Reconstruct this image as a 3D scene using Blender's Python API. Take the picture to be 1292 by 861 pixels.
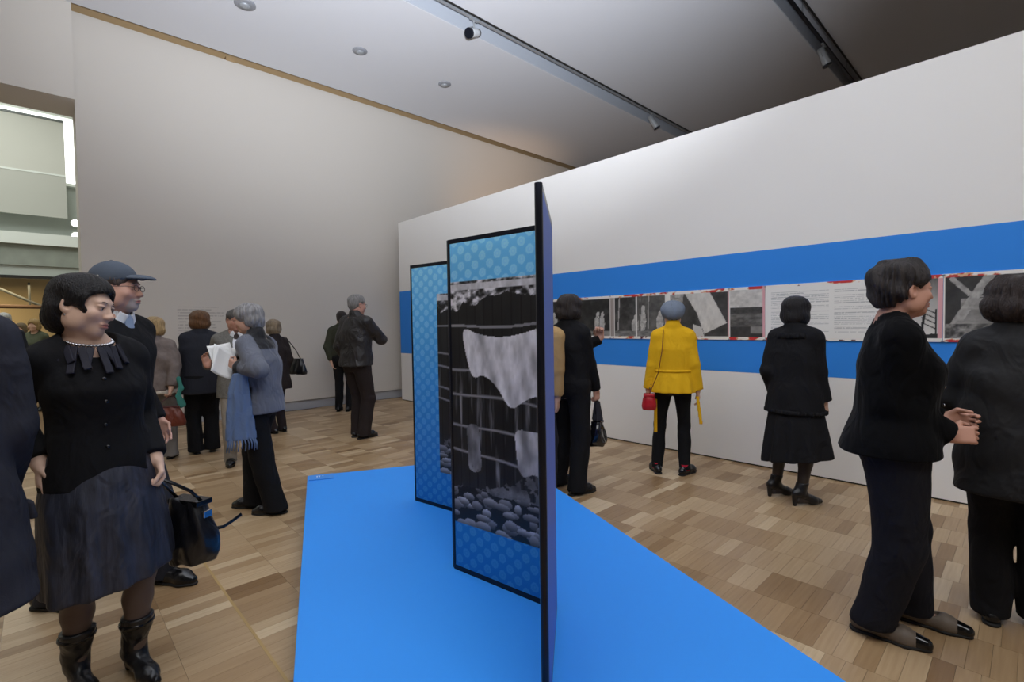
import bpy, math, random
import numpy as np
from mathutils import Matrix, Vector
for o in list(bpy.data.objects): bpy.data.objects.remove(o, do_unlink=True)
scene = bpy.context.scene
COL = scene.collection
RNG = np.random.default_rng(7)
random.seed(7)

# ------------------------------------------------------------------ camera
# two vanishing points of the room (long wall, partition) give focal length and rotation
FPX, PCX, PCY = 624.87, 646.0, 430.5
ROT = np.array([[0.7252371758712951, 0.033565605256562214, -0.6876804409593082],
                [-0.6883140136440036, 0.012187684895888765, -0.72531047073523],
                [-0.015964252425672162, 0.9993622018470776, 0.03194263864883821]])
CAM = np.array([0.0, 0.0, 1.42])
cd = bpy.data.cameras.new('camera'); cam = bpy.data.objects.new('camera', cd); COL.objects.link(cam)
cd.sensor_width = 36.0; cd.lens = FPX / 1292 * 36.0; cd.clip_start = .05; cd.clip_end = 200
m = Matrix.Identity(4)
for i in range(3):
    for j in range(3): m[i][j] = ROT[i, j]
    m[i][3] = CAM[i]
cam.matrix_world = m
scene.camera = cam

# ------------------------------------------------------------------ light and exposure
vs = scene.view_settings
vs.view_transform = 'Standard'; vs.look = 'None'; vs.gamma = 1.0; vs.use_curve_mapping = False
vs.exposure = 0.0
w = bpy.data.worlds.new('world'); scene.world = w; w.use_nodes = True
w.node_tree.nodes['Background'].inputs[0].default_value = (.75, .85, 1, 1)
w.node_tree.nodes['Background'].inputs[1].default_value = .12

def lamp(name, kind, loc, energy, color, target=None, size=None, spot=None, blend=.5):
    L = bpy.data.lights.new(name, kind); L.energy = energy; L.color = color
    o = bpy.data.objects.new(name, L); COL.objects.link(o); o.location = loc
    if kind == 'AREA':
        L.shape = 'RECTANGLE'; L.size, L.size_y = size
    elif size: L.shadow_soft_size = size
    if kind == 'SPOT': L.spot_size = math.radians(spot); L.spot_blend = blend
    if target is not None:
        d = Vector(target) - Vector(loc); o.rotation_euler = d.to_track_quat('-Z', 'Y').to_euler()
    return o
lamp('added_fill_light', 'AREA', (-1.2, 2.0, 5.62), 85, (1, .97, .95), (.2, 2.2, 0), (3.5, 4))  # added soft fill out of view, stands in for light off the ceiling
lamp('added_fill_light', 'AREA', (1.0, -1.4, 5.62), 190, (.96, .98, 1), (3.8, 1.0, .6), (4, 2.5))  # second added fill, unseen, brightens the partition
lamp('bounced_flash', 'SPOT', (0.0, -.1, 1.75), 4000, (.86, .91, 1), (1.95, 3.1, 5.7), .1, 92, 1.0)
lamp('next_room_light', 'SPOT', (8.0, 6.2, 1.0), 330, (1, .62, .32), (8.2, 8.8, 3.5), .3, 66, 1.)
lamp('hall_daylight', 'AREA', (-1.5, 12.5, 6.9), 240, (.95, 1, .96), (-1.0, 12.8, 0), (4, 4))
lamp('hall_lamp', 'AREA', (-1.2, 18.2, 2.6), 45, (1, .8, .5), (-1.0, 18.4, 0), (3, 1))

# ------------------------------------------------------------------ pixel helpers (photo frame 1292 x 861)
def ray(px, py):
    d = ROT @ np.array([px - PCX, PCY - py, -FPX]); return d / np.linalg.norm(d)
def onz(px, py, z=0.): d = ray(px, py); return CAM + d * ((z - CAM[2]) / d[2])
def onx(px, py, x): d = ray(px, py); return CAM + d * (x / d[0])
def ony(px, py, y): d = ray(px, py); return CAM + d * (y / d[1])
def proj(P):
    c = ROT.T @ (np.asarray(P, float) - CAM); return PCX + FPX * c[0] / -c[2], PCY - FPX * c[1] / -c[2]

# ------------------------------------------------------------------ materials
MATS = {}
def mat(name, color=(.8, .8, .8), rough=.6, metal=0., bump=0., bscale=60., var=0., vscale=8., stretch=(1, 1, 1),
        attr=None, fold=0., sheen=0., spec=.5, emit=None, coat=0.):
    if name in MATS: return MATS[name]
    M = bpy.data.materials.new(name); M.use_nodes = True; nt = M.node_tree; N = nt.nodes; L = nt.links
    b = N['Principled BSDF']
    b.inputs['Base Color'].default_value = (*color, 1); b.inputs['Roughness'].default_value = rough
    b.inputs['Metallic'].default_value = metal; b.inputs['Specular IOR Level'].default_value = spec
    if sheen:
        b.inputs['Sheen Weight'].default_value = sheen; b.inputs['Sheen Roughness'].default_value = .4
    if coat: b.inputs['Coat Weight'].default_value = coat; b.inputs['Coat Roughness'].default_value = .1
    if emit:
        b.inputs['Emission Color'].default_value = (*emit[:3], 1); b.inputs['Emission Strength'].default_value = emit[3]
    tc = N.new('ShaderNodeTexCoord'); mp = N.new('ShaderNodeMapping'); mp.inputs['Scale'].default_value = stretch
    L.new(tc.outputs['Object'], mp.inputs['Vector'])
    src = None
    if attr:
        a = N.new('ShaderNodeAttribute'); a.attribute_name = attr; src = a.outputs['Color']
    if var:
        n = N.new('ShaderNodeTexNoise'); n.inputs['Scale'].default_value = vscale; n.inputs['Detail'].default_value = 4
        L.new(mp.outputs[0], n.inputs['Vector'])
        mr = N.new('ShaderNodeMapRange'); mr.inputs[1].default_value = .3; mr.inputs[2].default_value = .7
        mr.inputs[3].default_value = 1 - var; mr.inputs[4].default_value = 1 + var
        L.new(n.outputs[0], mr.inputs[0])
        mx = N.new('ShaderNodeMix'); mx.data_type = 'RGBA'; mx.blend_type = 'MULTIPLY'; mx.inputs[0].default_value = 1
        if src: L.new(src, mx.inputs[6])
        else: mx.inputs[6].default_value = (*color, 1)
        L.new(mr.outputs[0], mx.inputs[7]); src = mx.outputs[2]
    if src: L.new(src, b.inputs['Base Color'])
    if bump:
        n = N.new('ShaderNodeTexNoise'); n.inputs['Scale'].default_value = bscale; n.inputs['Detail'].default_value = 3
        L.new(mp.outputs[0], n.inputs['Vector'])
        bp = N.new('ShaderNodeBump'); bp.inputs['Strength'].default_value = bump; bp.inputs['Distance'].default_value = .01
        L.new(n.outputs[0], bp.inputs['Height']); L.new(bp.outputs[0], b.inputs['Normal'])
    if fold:                                                   # soft drapery creases
        n = N.new('ShaderNodeTexNoise'); n.inputs['Scale'].default_value = 7; n.inputs['Detail'].default_value = 2; n.inputs['Distortion'].default_value = 1.2
        mq = N.new('ShaderNodeMapping'); mq.inputs['Scale'].default_value = (1.4, 1.4, .8); L.new(tc.outputs['Object'], mq.inputs['Vector']); L.new(mq.outputs[0], n.inputs['Vector'])
        b2 = N.new('ShaderNodeBump'); b2.inputs['Strength'].default_value = fold; b2.inputs['Distance'].default_value = .05
        L.new(n.outputs[0], b2.inputs['Height'])
        if bump: L.new(b2.outputs[0], bp.inputs['Normal'])
        else: L.new(b2.outputs[0], b.inputs['Normal'])
    MATS[name] = M; return M
def srgb(r, g, b):
    f = lambda c: c / 12.92 if c <= .04045 else ((c + .055) / 1.055) ** 2.4
    return (f(r / 255), f(g / 255), f(b / 255))

# ------------------------------------------------------------------ object helpers
def raw_mesh(name, V, Fq, smooth=True, mats=(), colors=None, fmat=None):
    """V (n,3), Fq (m,4) or (m,3) integer faces"""
    V = np.asarray(V, np.float32); Fq = np.asarray(Fq, np.int32); k = Fq.shape[1]
    me = bpy.data.meshes.new(name)
    me.vertices.add(len(V)); me.vertices.foreach_set('co', V.ravel())
    me.loops.add(Fq.size); me.loops.foreach_set('vertex_index', Fq.ravel())
    me.polygons.add(len(Fq)); me.polygons.foreach_set('loop_start', np.arange(0, Fq.size, k, dtype=np.int32))
    me.polygons.foreach_set('loop_total', np.full(len(Fq), k, np.int32))
    me.polygons.foreach_set('use_smooth', np.full(len(Fq), smooth))
    if fmat is not None: me.polygons.foreach_set('material_index', np.asarray(fmat, np.int32))
    for M in mats: me.materials.append(M)
    if colors is not None:
        a = me.color_attributes.new('col', 'FLOAT_COLOR', 'POINT')
        c = np.ones((len(V), 4), np.float32); c[:, :3] = colors; a.data.foreach_set('color', c.ravel())
    me.update(calc_edges=True); me.validate()
    return me
def link(name, me, parent=None, loc=None, rot=None):
    o = bpy.data.objects.new(name, me); COL.objects.link(o)
    if parent is not None: o.parent = parent
    if loc is not None: o.location = [float(c) for c in loc]
    if rot is not None: o.rotation_euler = rot
    return o
def tag(o, label, cat, group=None):
    o['label'] = label; o['category'] = cat
    if group: o['group'] = group
    return o
def thing(name, label, cat, loc=(0, 0, 0), rz=0., group=None):
    o = link(name, None, None, loc, (0, 0, rz)); o.empty_display_size = .1
    return tag(o, label, cat, group)
def struct(o): o['kind'] = 'structure'; return o

class MB:
    """collects simple solids, then becomes one mesh"""
    def __init__(s): s.V = []; s.F = []
    def add(s, V, F):
        n = len(s.V); s.V += [tuple(map(float, v)) for v in V]; s.F += [tuple(i + n for i in f) for f in F]; return s
    def box(s, lo, hi, R=None, o=(0, 0, 0)):
        x0, y0, z0 = lo; x1, y1, z1 = hi
        V = np.array([(x0, y0, z0), (x1, y0, z0), (x1, y1, z0), (x0, y1, z0), (x0, y0, z1), (x1, y0, z1), (x1, y1, z1), (x0, y1, z1)], float)
        if R is not None: V = V @ np.asarray(R).T
        return s.add(V + np.asarray(o), [(0, 3, 2, 1), (4, 5, 6, 7), (0, 1, 5, 4), (1, 2, 6, 5), (2, 3, 7, 6), (3, 0, 4, 7)])
    def prism(s, poly, z0, z1):
        n = len(poly); V = [(x, y, z0) for x, y in poly] + [(x, y, z1) for x, y in poly]
        F = [tuple(range(n))[::-1], tuple(range(n, 2 * n))] + [(i, (i + 1) % n, n + (i + 1) % n, n + i) for i in range(n)]
        return s.add(V, F)
    def tube(s, pts, r, n=10, cap=True, flat=None):
        P = np.array(pts, float); r = np.broadcast_to(np.asarray(r, float), (len(P),)); V = []
        T = np.gradient(P, axis=0); T /= np.linalg.norm(T, axis=1)[:, None] + 1e-9
        up = np.array([0, 0, 1.]) if abs(T[0][2]) < .9 else np.array([1., 0, 0])
        a = np.cross(T[0], up); a /= np.linalg.norm(a)
        for i in range(len(P)):
            a = a - T[i] * (a @ T[i]); a /= np.linalg.norm(a); b = np.cross(T[i], a)
            for k in range(n):
                t = 2 * math.pi * k / n; V.append(P[i] + r[i] * (a * math.cos(t) * (flat or 1) + b * math.sin(t)))
        F = [(i * n + k, i * n + (k + 1) % n, (i + 1) * n + (k + 1) % n, (i + 1) * n + k) for i in range(len(P) - 1) for k in range(n)]
        if cap: F += [tuple(range(n))[::-1], tuple((len(P) - 1) * n + k for k in range(n))]
        return s.add(V, F)
    def lathe(s, prof, n=20, o=(0, 0, 0), R=None):
        V = []
        for r, z in prof:
            for k in range(n):
                t = 2 * math.pi * k / n; V.append((r * math.cos(t), r * math.sin(t), z))
        V = np.array(V)
        if R is not None: V = V @ np.asarray(R).T
        F = [(i * n + k, i * n + (k + 1) % n, (i + 1) * n + (k + 1) % n, (i + 1) * n + k) for i in range(len(prof) - 1) for k in range(n)]
        F += [tuple(range(n))[::-1], tuple((len(prof) - 1) * n + k for k in range(n))]
        return s.add(V + np.asarray(o), F)
    def mesh(s, name, M, smooth=False):
        me = bpy.data.meshes.new(name); me.from_pydata(s.V, [], s.F); me.materials.append(M)
        if smooth: me.polygons.foreach_set('use_smooth', [True] * len(me.polygons))
        me.update(); return me
    def build(s, name, M, parent=None, smooth=False, loc=None, rot=None, bevel=0.):
        o = link(name, s.mesh(name, M, smooth), parent, loc, rot)
        if bevel:
            b = o.modifiers.new('bevel', 'BEVEL'); b.width = bevel; b.segments = 2; b.limit_method = 'ANGLE'
        return o
def axes_to(d, up=(0, 0, 1)):
    """rotation whose third column is d"""
    d = np.asarray(d, float); d = d / np.linalg.norm(d); u = np.asarray(up, float)
    x = np.cross(u, d)
    if np.linalg.norm(x) < 1e-3: x = np.cross((1, 0, 0), d)
    x /= np.linalg.norm(x); return np.stack([x, np.cross(d, x), d], 1)
def rotz(a): c, s = math.cos(a), math.sin(a); return np.array([[c, -s, 0], [s, c, 0], [0, 0, 1.]])
def rotx(a): c, s = math.cos(a), math.sin(a); return np.array([[1, 0, 0], [0, c, -s], [0, s, c]])
def roty(a): c, s = math.cos(a), math.sin(a); return np.array([[c, 0, s], [0, 1, 0], [-s, 0, c]])
# ================================================================== THE ROOM
XR, YL, ZC, ZW = 5.04, 8.80, 5.70, 3.42       # partition face, long wall face, ceiling, partition height
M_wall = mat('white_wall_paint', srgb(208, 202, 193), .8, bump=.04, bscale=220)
M_part = mat('partition_paint', srgb(238, 236, 232), .75, bump=.03, bscale=260)
M_ceil = mat('ceiling_paint', srgb(225, 226, 230), .85)
M_slot = mat('slot_grey_paint', srgb(190, 196, 205), .6)
M_tan = mat('tan_recess_shade', srgb(176, 148, 108), .8)  # shade of the gap above the wall, put into the colour
M_base = mat('grey_skirting', srgb(168, 170, 175), .5)
M_dark = mat('dark_gap', srgb(40, 38, 36), .8)
M_blue = mat('blue_wall_paint', srgb(42, 138, 234), .7, bump=.03, bscale=260)
M_black = mat('black_satin_metal', srgb(28, 31, 42), .28, .5)
M_grey = mat('light_grey_metal', srgb(170, 174, 178), .4, .3)

X_OP = .415                                       # edge of the opening in the long wall
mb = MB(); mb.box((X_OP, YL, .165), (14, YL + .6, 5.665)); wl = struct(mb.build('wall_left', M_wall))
mb = MB(); mb.box((X_OP, YL + .035, 0), (14, YL + .5, .165)); struct(mb.build('baseboard_left', M_base))
mb = MB(); mb.box((X_OP, YL + .12, 5.66), (14, YL + .3, 6.5)); mb.box((2.24, YL - .02, 5.66), (2.36, YL + .14, 5.72)); struct(mb.build('trim_1', M_tan))
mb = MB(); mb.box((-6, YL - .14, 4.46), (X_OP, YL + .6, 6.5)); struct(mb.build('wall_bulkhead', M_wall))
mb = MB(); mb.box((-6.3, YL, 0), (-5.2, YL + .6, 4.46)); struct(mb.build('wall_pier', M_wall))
wr = struct(MB().box((XR, -3.2, .014), (XR + .26, 8.45, ZW)).build('wall_right', M_part))
struct(MB().box((XR + .012, -3.2, 0), (XR + .25, 8.44, .014)).build('gap_shade_right', M_dark))  # dark strip painted for the shadow in the gap below the partition
MB().box((XR - .002, -3.19, .915), (XR + .004, 8.449, 2.10)).build('painted_band', M_blue, wr)
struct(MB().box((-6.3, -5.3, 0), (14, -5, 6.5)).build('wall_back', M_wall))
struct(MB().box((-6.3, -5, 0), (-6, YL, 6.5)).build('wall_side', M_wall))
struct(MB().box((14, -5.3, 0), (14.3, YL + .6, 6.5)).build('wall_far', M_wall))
SLOTS = [(2.17, 2.46), (5.36, 5.74)]
mb = MB()
for y0, y1 in ((-5, 2.17), (2.46, 5.36), (5.74, YL - .14)): mb.box((-6, y0, ZC), (14, y1, ZC + .34))
mb.box((-6, -5, ZC + .34), (14, YL + .12, ZC + .5))
ceil = struct(mb.build('ceiling', M_ceil))
for y0, y1 in SLOTS:
    MB().box((-6, y1 - .012, ZC + .004), (14, y1 + .01, ZC + .34)).build('slot_lining', M_slot, ceil)
    MB().box((-6, y0 - .012, ZC - .012), (14, y0 + .012, ZC + .02)).build('slot_edge', M_dark, ceil)

# ------------------------------------------------------------------ parquet
PL, PW, G = .285, .0745, .0005
def plank_mat(name, obj):
    M = bpy.data.materials.new(name); M.use_nodes = True; nt = M.node_tree; N = nt.nodes; L = nt.links
    b = N['Principled BSDF']; b.inputs['Roughness'].default_value = .36; b.inputs['Specular IOR Level'].default_value = .45
    a = N.new('ShaderNodeAttribute'); a.attribute_name = 'tone'
    if obj: a.attribute_type = 'OBJECT'
    r = N.new('ShaderNodeValToRGB'); e = r.color_ramp.elements
    cols = [(0., (128, 98, 64)), (.25, (148, 118, 83)), (.5, (168, 139, 103)), (.75, (186, 159, 123)), (1., (208, 184, 148))]
    e[0].position, e[1].position = 0, 1
    e[0].color = (*srgb(*cols[0][1]), 1); e[1].color = (*srgb(*cols[-1][1]), 1)
    for p, c in cols[1:-1]: q = e.new(p); q.color = (*srgb(*c), 1)
    g = N.new('ShaderNodeNewGeometry'); mp = N.new('ShaderNodeMapping'); mp.inputs['Scale'].default_value = (4, 70, 1)
    n = N.new('ShaderNodeTexNoise'); n.inputs['Scale'].default_value = 1; n.inputs['Detail'].default_value = 5
    L.new(g.outputs['Position'], mp.inputs['Vector']); L.new(mp.outputs[0], n.inputs['Vector'])
    m1 = N.new('ShaderNodeMath'); m1.operation = 'MULTIPLY_ADD'; m1.inputs[1].default_value = .42; m1.inputs[2].default_value = -.21
    L.new(n.outputs[0], m1.inputs[0])
    m2 = N.new('ShaderNodeMath'); m2.operation = 'ADD'; L.new(m1.outputs[0], m2.inputs[0]); L.new(a.outputs['Fac'], m2.inputs[1])
    L.new(m2.outputs[0], r.inputs[0]); L.new(r.outputs[0], b.inputs['Base Color'])
    bp = N.new('ShaderNodeBump'); bp.inputs['Strength'].default_value = .05; bp.inputs['Distance'].default_value = .003
    L.new(n.outputs[0], bp.inputs['Height']); L.new(bp.outputs[0], b.inputs['Normal'])
    return M
M_pl_o, M_pl_s = plank_mat('oak_plank', True), plank_mat('oak_plank_field', False)
fl = struct(MB().box((-6, -5, -.2), (14, 18, -.016)).build('floor', mat('floor_bed', srgb(120, 92, 60), .7)))
pm = MB().box((G - PL / 2, G - PW / 2, -.018), (PL / 2 - G, PW / 2 - G, 0)).mesh('plank', M_pl_o)
cand = []
for c in range(-14, 19):
    x = .67 + (c + .5) * PL
    if x > XR + .2: continue
    off = (c * 37 % 10) / 10 * PW
    run = .5
    for r in range(-48, 128):
        y = r * PW + off
        if y > 9.45 or (y > YL and x > X_OP + .2): continue
        # neighbouring strips often share a board's tone
        if random.random() < .72: run = min(1, max(0, random.gauss(.56, .2)))
        cand.append((x, y, min(1, max(0, run + random.uniform(-.05, .05)))))
def area(x, y):
    try:
        q = [proj((x + a * PL / 2, y + b * PW / 2, 0)) for a, b in ((-1, -1), (1, -1), (1, 1), (-1, 1))]
    except Exception: return 0
    if x * .688 + y * .725 < .9: return 0
    if not any(0 <= u <= 1292 and 0 <= v <= 861 for u, v in q): return 0
    return abs(sum(q[i][0] * q[(i + 1) % 4][1] - q[(i + 1) % 4][0] * q[i][1] for i in range(4))) / 2
ZPL = .20                                          # plinth height
PLINTH = [onz(388, 601, ZPL)[:2], onz(641, 575, ZPL)[:2]]
_u = np.array(PLINTH[0]) - np.array(onz(370, 861, ZPL)[:2]); _u /= np.linalg.norm(_u)
PLINTH += [PLINTH[1] - _u * 3.3, PLINTH[0] - _u * 3.3]
def in_plinth(x, y):
    s = [(PLINTH[(i + 1) % 4][0] - PLINTH[i][0]) * (y - PLINTH[i][1]) - (PLINTH[(i + 1) % 4][1] - PLINTH[i][1]) * (x - PLINTH[i][0]) for i in range(4)]
    return all(v > 0 for v in s) or all(v < 0 for v in s)
sc = sorted(((area(x, y) if not in_plinth(x, y) else 0, i) for i, (x, y, t) in enumerate(cand)), reverse=True)
near = {i for a, i in sc[:300]}
for i in near:
    x, y, t = cand[i]; o = link('plank', pm, fl, (x, y, 0)); o['tone'] = t
V, F, T = [], [], []
for i, (x, y, t) in enumerate(cand):
    if i in near: continue
    n = len(V); x0, x1, y0, y1 = x - PL / 2 + G, x + PL / 2 - G, y - PW / 2 + G, y + PW / 2 - G
    V += [(x0, y0, -.018), (x1, y0, -.018), (x1, y1, -.018), (x0, y1, -.018), (x0, y0, 0), (x1, y0, 0), (x1, y1, 0), (x0, y1, 0)]
    F += [(n + 4, n + 5, n + 6, n + 7), (n, n + 1, n + 5, n + 4), (n + 1, n + 2, n + 6, n + 5), (n + 2, n + 3, n + 7, n + 6), (n + 3, n, n + 4, n + 7)]
    T += [t] * 8
me = raw_mesh('floor_planks', V, F, False, [M_pl_s]); a = me.attributes.new('tone', 'FLOAT', 'POINT'); a.data.foreach_set('value', T)
o = link('floor_planks', me, fl); o['kind'] = 'stuff'
# brass dividing strip between two parquet bays
MB().box((.664, .3, -.017), (.676, YL, .0008)).build('dividing_strip', mat('dividing_strip', srgb(176, 146, 92), .4), fl)

# ------------------------------------------------------------------ hall seen through the opening
M_conc = mat('hall_concrete', srgb(150, 155, 146), .8, var=.12, vscale=3)
M_conc2 = mat('hall_pale_concrete', srgb(186, 192, 186), .8)
M_white = mat('hall_white', srgb(232, 236, 230), .7)
M_sky = mat('window_daylight', (1, 1, 1), emit=(.95, 1, .97, 2.2))
M_blind = mat('blind_fabric', srgb(206, 205, 196), .8)
M_warm = mat('hall_warm_wall', srgb(206, 184, 140), .8)
struct(MB().box((-6.3, 19.6, 0), (4.2, 19.9, 3.2)).build('wall_hall_low', M_warm))
struct(MB().box((-6.3, 16.4, 2.72), (4.2, 16.7, 7.2)).build('wall_hall_high', M_conc2))
struct(MB().box((4, YL + .6, 0), (4.2, 19.9, 7.2)).build('wall_hall_right', M_white))
struct(MB().box((-6.3, YL + .6, 0), (-6.1, 19.9, 7.2)).build('wall_hall_left', M_white))
struct(MB().box((-6.3, YL + .5, 7.2), (4.2, 19.9, 7.4)).build('ceiling_hall', M_white))
wn = struct(MB().box((-5.5, 16.3, 5.05), (.72, 16.38, 6.62)).build('window_1', M_sky))
mb = MB()
for z0, z1 in ((6.62, 6.72), (4.98, 5.05)): mb.box((-5.6, 16.24, z0), (.8, 16.4, z1))
mb.box((.72, 16.24, 5.0), (.8, 16.4, 6.7)); mb.build('window_frame', M_white, wn)
struct(MB().box((-6, 15.7, 2.95), (4, 16.4, 3.42)).build('trim_2', M_conc))
struct(MB().box((-6, 15.75, 2.72), (4, 16.4, 2.95)).build('trim_3', M_conc2))
struct(MB().box((-6, 15.72, 2.66), (4, 15.8, 2.72)).build('trim_4', M_dark))
struct(MB().box((-6, 15.6, 3.42), (4, 15.72, 3.68)).build('trim_5', M_white))
bl = thing('roller_blind', 'pale grey roller blind hanging before the bright high window', 'blind', (-2.4, 16.05, 4.15))
MB().box((-3, -.012, 1.02), (2.94, 0, 2.28)).build('upper_cloth', M_blind, bl)
MB().box((-3, -.012, 0), (2.94, 0, 1.0)).build('lower_cloth', mat('blind_fabric_low', srgb(192, 192, 184), .8), bl)
MB().box((-3, -.02, .99), (2.94, .004, 1.03)).build('seam_bar', M_white, bl)
MB().tube([(-3, -.01, 2.3), (2.94, -.01, 2.3)], .03).build('roller', M_grey, bl, True)
for z in (4.11, 3.8):
    t = thing('hall_downlight', 'lit round wall lamp above the balcony parapet', 'lamp', (.69, 16.36, z), 0, 'lit lamps above the balcony')
    MB().lathe([(.1, 0), (.1, .03)], 20, R=rotx(math.pi / 2)).build('rim', M_white, t)
    MB().lathe([(.085, .028), (.06, .045)], 20, R=rotx(math.pi / 2)).build('bulb', mat('lamp_glow', (1, 1, 1), emit=(1, .98, .9, 5)), t)
M_br = mat('reflection_grey', srgb(104, 108, 104), .6)
t = thing('truss_reflection', 'thin dark diagonal brace mirrored from a truss in glass, built as bars under the hall balcony', 'reflection', (-.3, 17.6, 2.7))  # bars standing in for truss lines reflected in the hall glass
MB().tube([(-.7, 0, -.02), (.35, 0, -.62)], .035).build('diagonal_bar', M_br, t)
MB().tube([(.1, 0, 0), (.1, 0, -.62)], .025).build('upright_bar', M_br, t)
MB().tube([(-1.6, 0, -.6), (.5, 0, -.62)], .05).build('tie_bar', mat('reflection_brown', srgb(110, 84, 62), .6), t)

# ------------------------------------------------------------------ ceiling fittings
def disc(px, py, r):
    P = onz(px, py, ZC); t = thing('smoke_detector', 'small round grey detector on the white ceiling', 'detector', P, 0, 'round ceiling detectors')
    MB().lathe([(r, 0), (r, -.012), (r * .9, -.02), (.01, -.022)][::-1], 24).build('base_ring', mat('detector_grey', srgb(150, 152, 158), .5), t, True)
    MB().lathe([(r * .55, -.018), (r * .5, -.04), (.01, -.045)][::-1], 20).build('sensor', M_grey, t, True)
disc(309, 5, .13); disc(454, 64, .11); disc(561, 106, .11)
for y0, lab in ((5.50, 'long grey lighting track in the ceiling slot with two lamps'), (2.33, 'dark lighting track in the ceiling slot above the partition end')):
    t = thing('lighting_track', lab, 'track', (4, y0, ZC + .05))
    MB().box((-9, -.02, 0), (9.9, .02, .035)).build('rail', M_black if y0 < 3 else M_grey, t)
    for k in range(8): MB().box((-8 + k * 2.4, -.006, .03), (-7.97 + k * 2.4, .006, .3)).build('hanger', M_grey, t)
def track_lamp(px, py, z, dirv, lab, light):
    P = onz(px, py, z); P[1] = 5.50 if P[1] > 4 else 2.33; P[0] = P[1] * ray(px, py)[0] / ray(px, py)[1]; d = np.array(dirv, float); R = axes_to(d)
    t = thing('track_spotlight', lab, 'spotlight', P)
    MB().lathe([(.02, -.14), (.05, -.135), (.055, -.05), (.062, .1), (.066, .15)], 20, R=R).build('lamp_body', M_grey if light else mat('white_lamp', srgb(225, 227, 230), .4), t, True)
    MB().lathe([(.07, .145), (.07, .165), (.05, .17)], 20, R=R).build('front_ring', M_black, t)
    MB().tube([(0, 0, .0), (0, 0, ZC + .06 - z)], .013).build('stem', M_grey, t)
    MB().box((-.07, -.018, ZC + .03 - z), (.07, .018, ZC + .06 - z)).build('adapter', M_grey, t)
    MB().tube([(-.075, 0, -.02), (-.075, 0, .05), (0, 0, .09), (.075, 0, .05), (.075, 0, -.02)], .008, 6).build('yoke', M_grey, t)
track_lamp(598, 33, 5.56, (-.8, -.3, -.45), 'white cylindrical spotlight tilted on the long ceiling track', False)
track_lamp(824, 157, 5.60, (.35, -.35, -.8), 'grey spotlight on the long track just above the partition', True)
track_lamp(1039, 84, 5.56, (.15, -.3, -.9), 'grey spotlight on the dark track above the partition', True)

# ------------------------------------------------------------------ flat prints: colours painted on a fine mesh
def vnoise(U, V, fx, fy, seed=0):
    r = np.random.default_rng(seed).random((int(fy) + 3, int(fx) + 3)); x = U * fx; y = V * fy
    i = x.astype(int); j = y.astype(int); a = x - i; b = y - j; a = a * a * (3 - 2 * a); b = b * b * (3 - 2 * b)
    return (r[j, i] * (1 - a) + r[j, i + 1] * a) * (1 - b) + (r[j + 1, i] * (1 - a) + r[j + 1, i + 1] * a) * b
def fbm(U, V, fx, fy, seed=0, o=4):
    s = 0; t = 0
    for k in range(o): s = s + vnoise(U, V, fx * 2 ** k, fy * 2 ** k, seed + k) / 1.8 ** k; t += 1 / 1.8 ** k
    return s / t
class Canvas:
    """U to the right 0..w, V up 0..h, in metres"""
    def __init__(s, w, h, step):
        s.w, s.h = w, h; s.nx, s.ny = max(2, int(w / step)), max(2, int(h / step))
        s.U, s.V = np.meshgrid(np.linspace(0, w, s.nx), np.linspace(0, h, s.ny)); s.u, s.v = s.U / w * .999, s.V / h * .999
        s.img = np.ones((s.ny, s.nx, 3))
    def put(s, mask, c):
        mask = np.clip(mask, 0, 1)[..., None].astype(float); c = np.asarray(c, float)
        if c.ndim == 2: c = c[..., None]
        s.img = s.img * (1 - mask) + c * mask; return s
    def poly(s, pts):
        m = np.zeros(s.U.shape, bool); n = len(pts)
        for i in range(n):
            (x0, y0), (x1, y1) = pts[i], pts[(i + 1) % n]
            if y0 == y1: continue
            m ^= ((s.V < y0) != (s.V < y1)) & (s.U < (x1 - x0) * (s.V - y0) / (y1 - y0) + x0)
        return m
    def line(s, a, b, r):
        a, b = np.array(a), np.array(b); d = b - a; t = np.clip(((s.U - a[0]) * d[0] + (s.V - a[1]) * d[1]) / (d @ d), 0, 1)
        return np.hypot(s.U - a[0] - t * d[0], s.V - a[1] - t * d[1]) < r
    def rect(s, x0, y0, x1, y1): return (s.U >= x0) & (s.U <= x1) & (s.V >= y0) & (s.V <= y1)
    def mesh(s, name, M, origin, ux, uz):
        """origin lower-left; ux, uz unit vectors"""
        P = np.asarray(origin)[None, None] + s.U[..., None] * np.asarray(ux) + s.V[..., None] * np.asarray(uz)
        idx = np.arange(s.nx * s.ny).reshape(s.ny, s.nx)
        F = np.stack([idx[:-1, :-1], idx[:-1, 1:], idx[1:, 1:], idx[1:, :-1]], -1).reshape(-1, 4)
        return raw_mesh(name, P.reshape(-1, 3), F, False, [M], np.array(s.img.reshape(-1, 3)))
def lin(g): return np.where(np.asarray(g) <= .04045, np.asarray(g) / 12.92, ((np.asarray(g) + .055) / 1.055) ** 2.4)
M_print = mat('printed_paper', attr='col', rough=.55)
M_satin = mat('printed_satin', attr='col', rough=.45)

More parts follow.
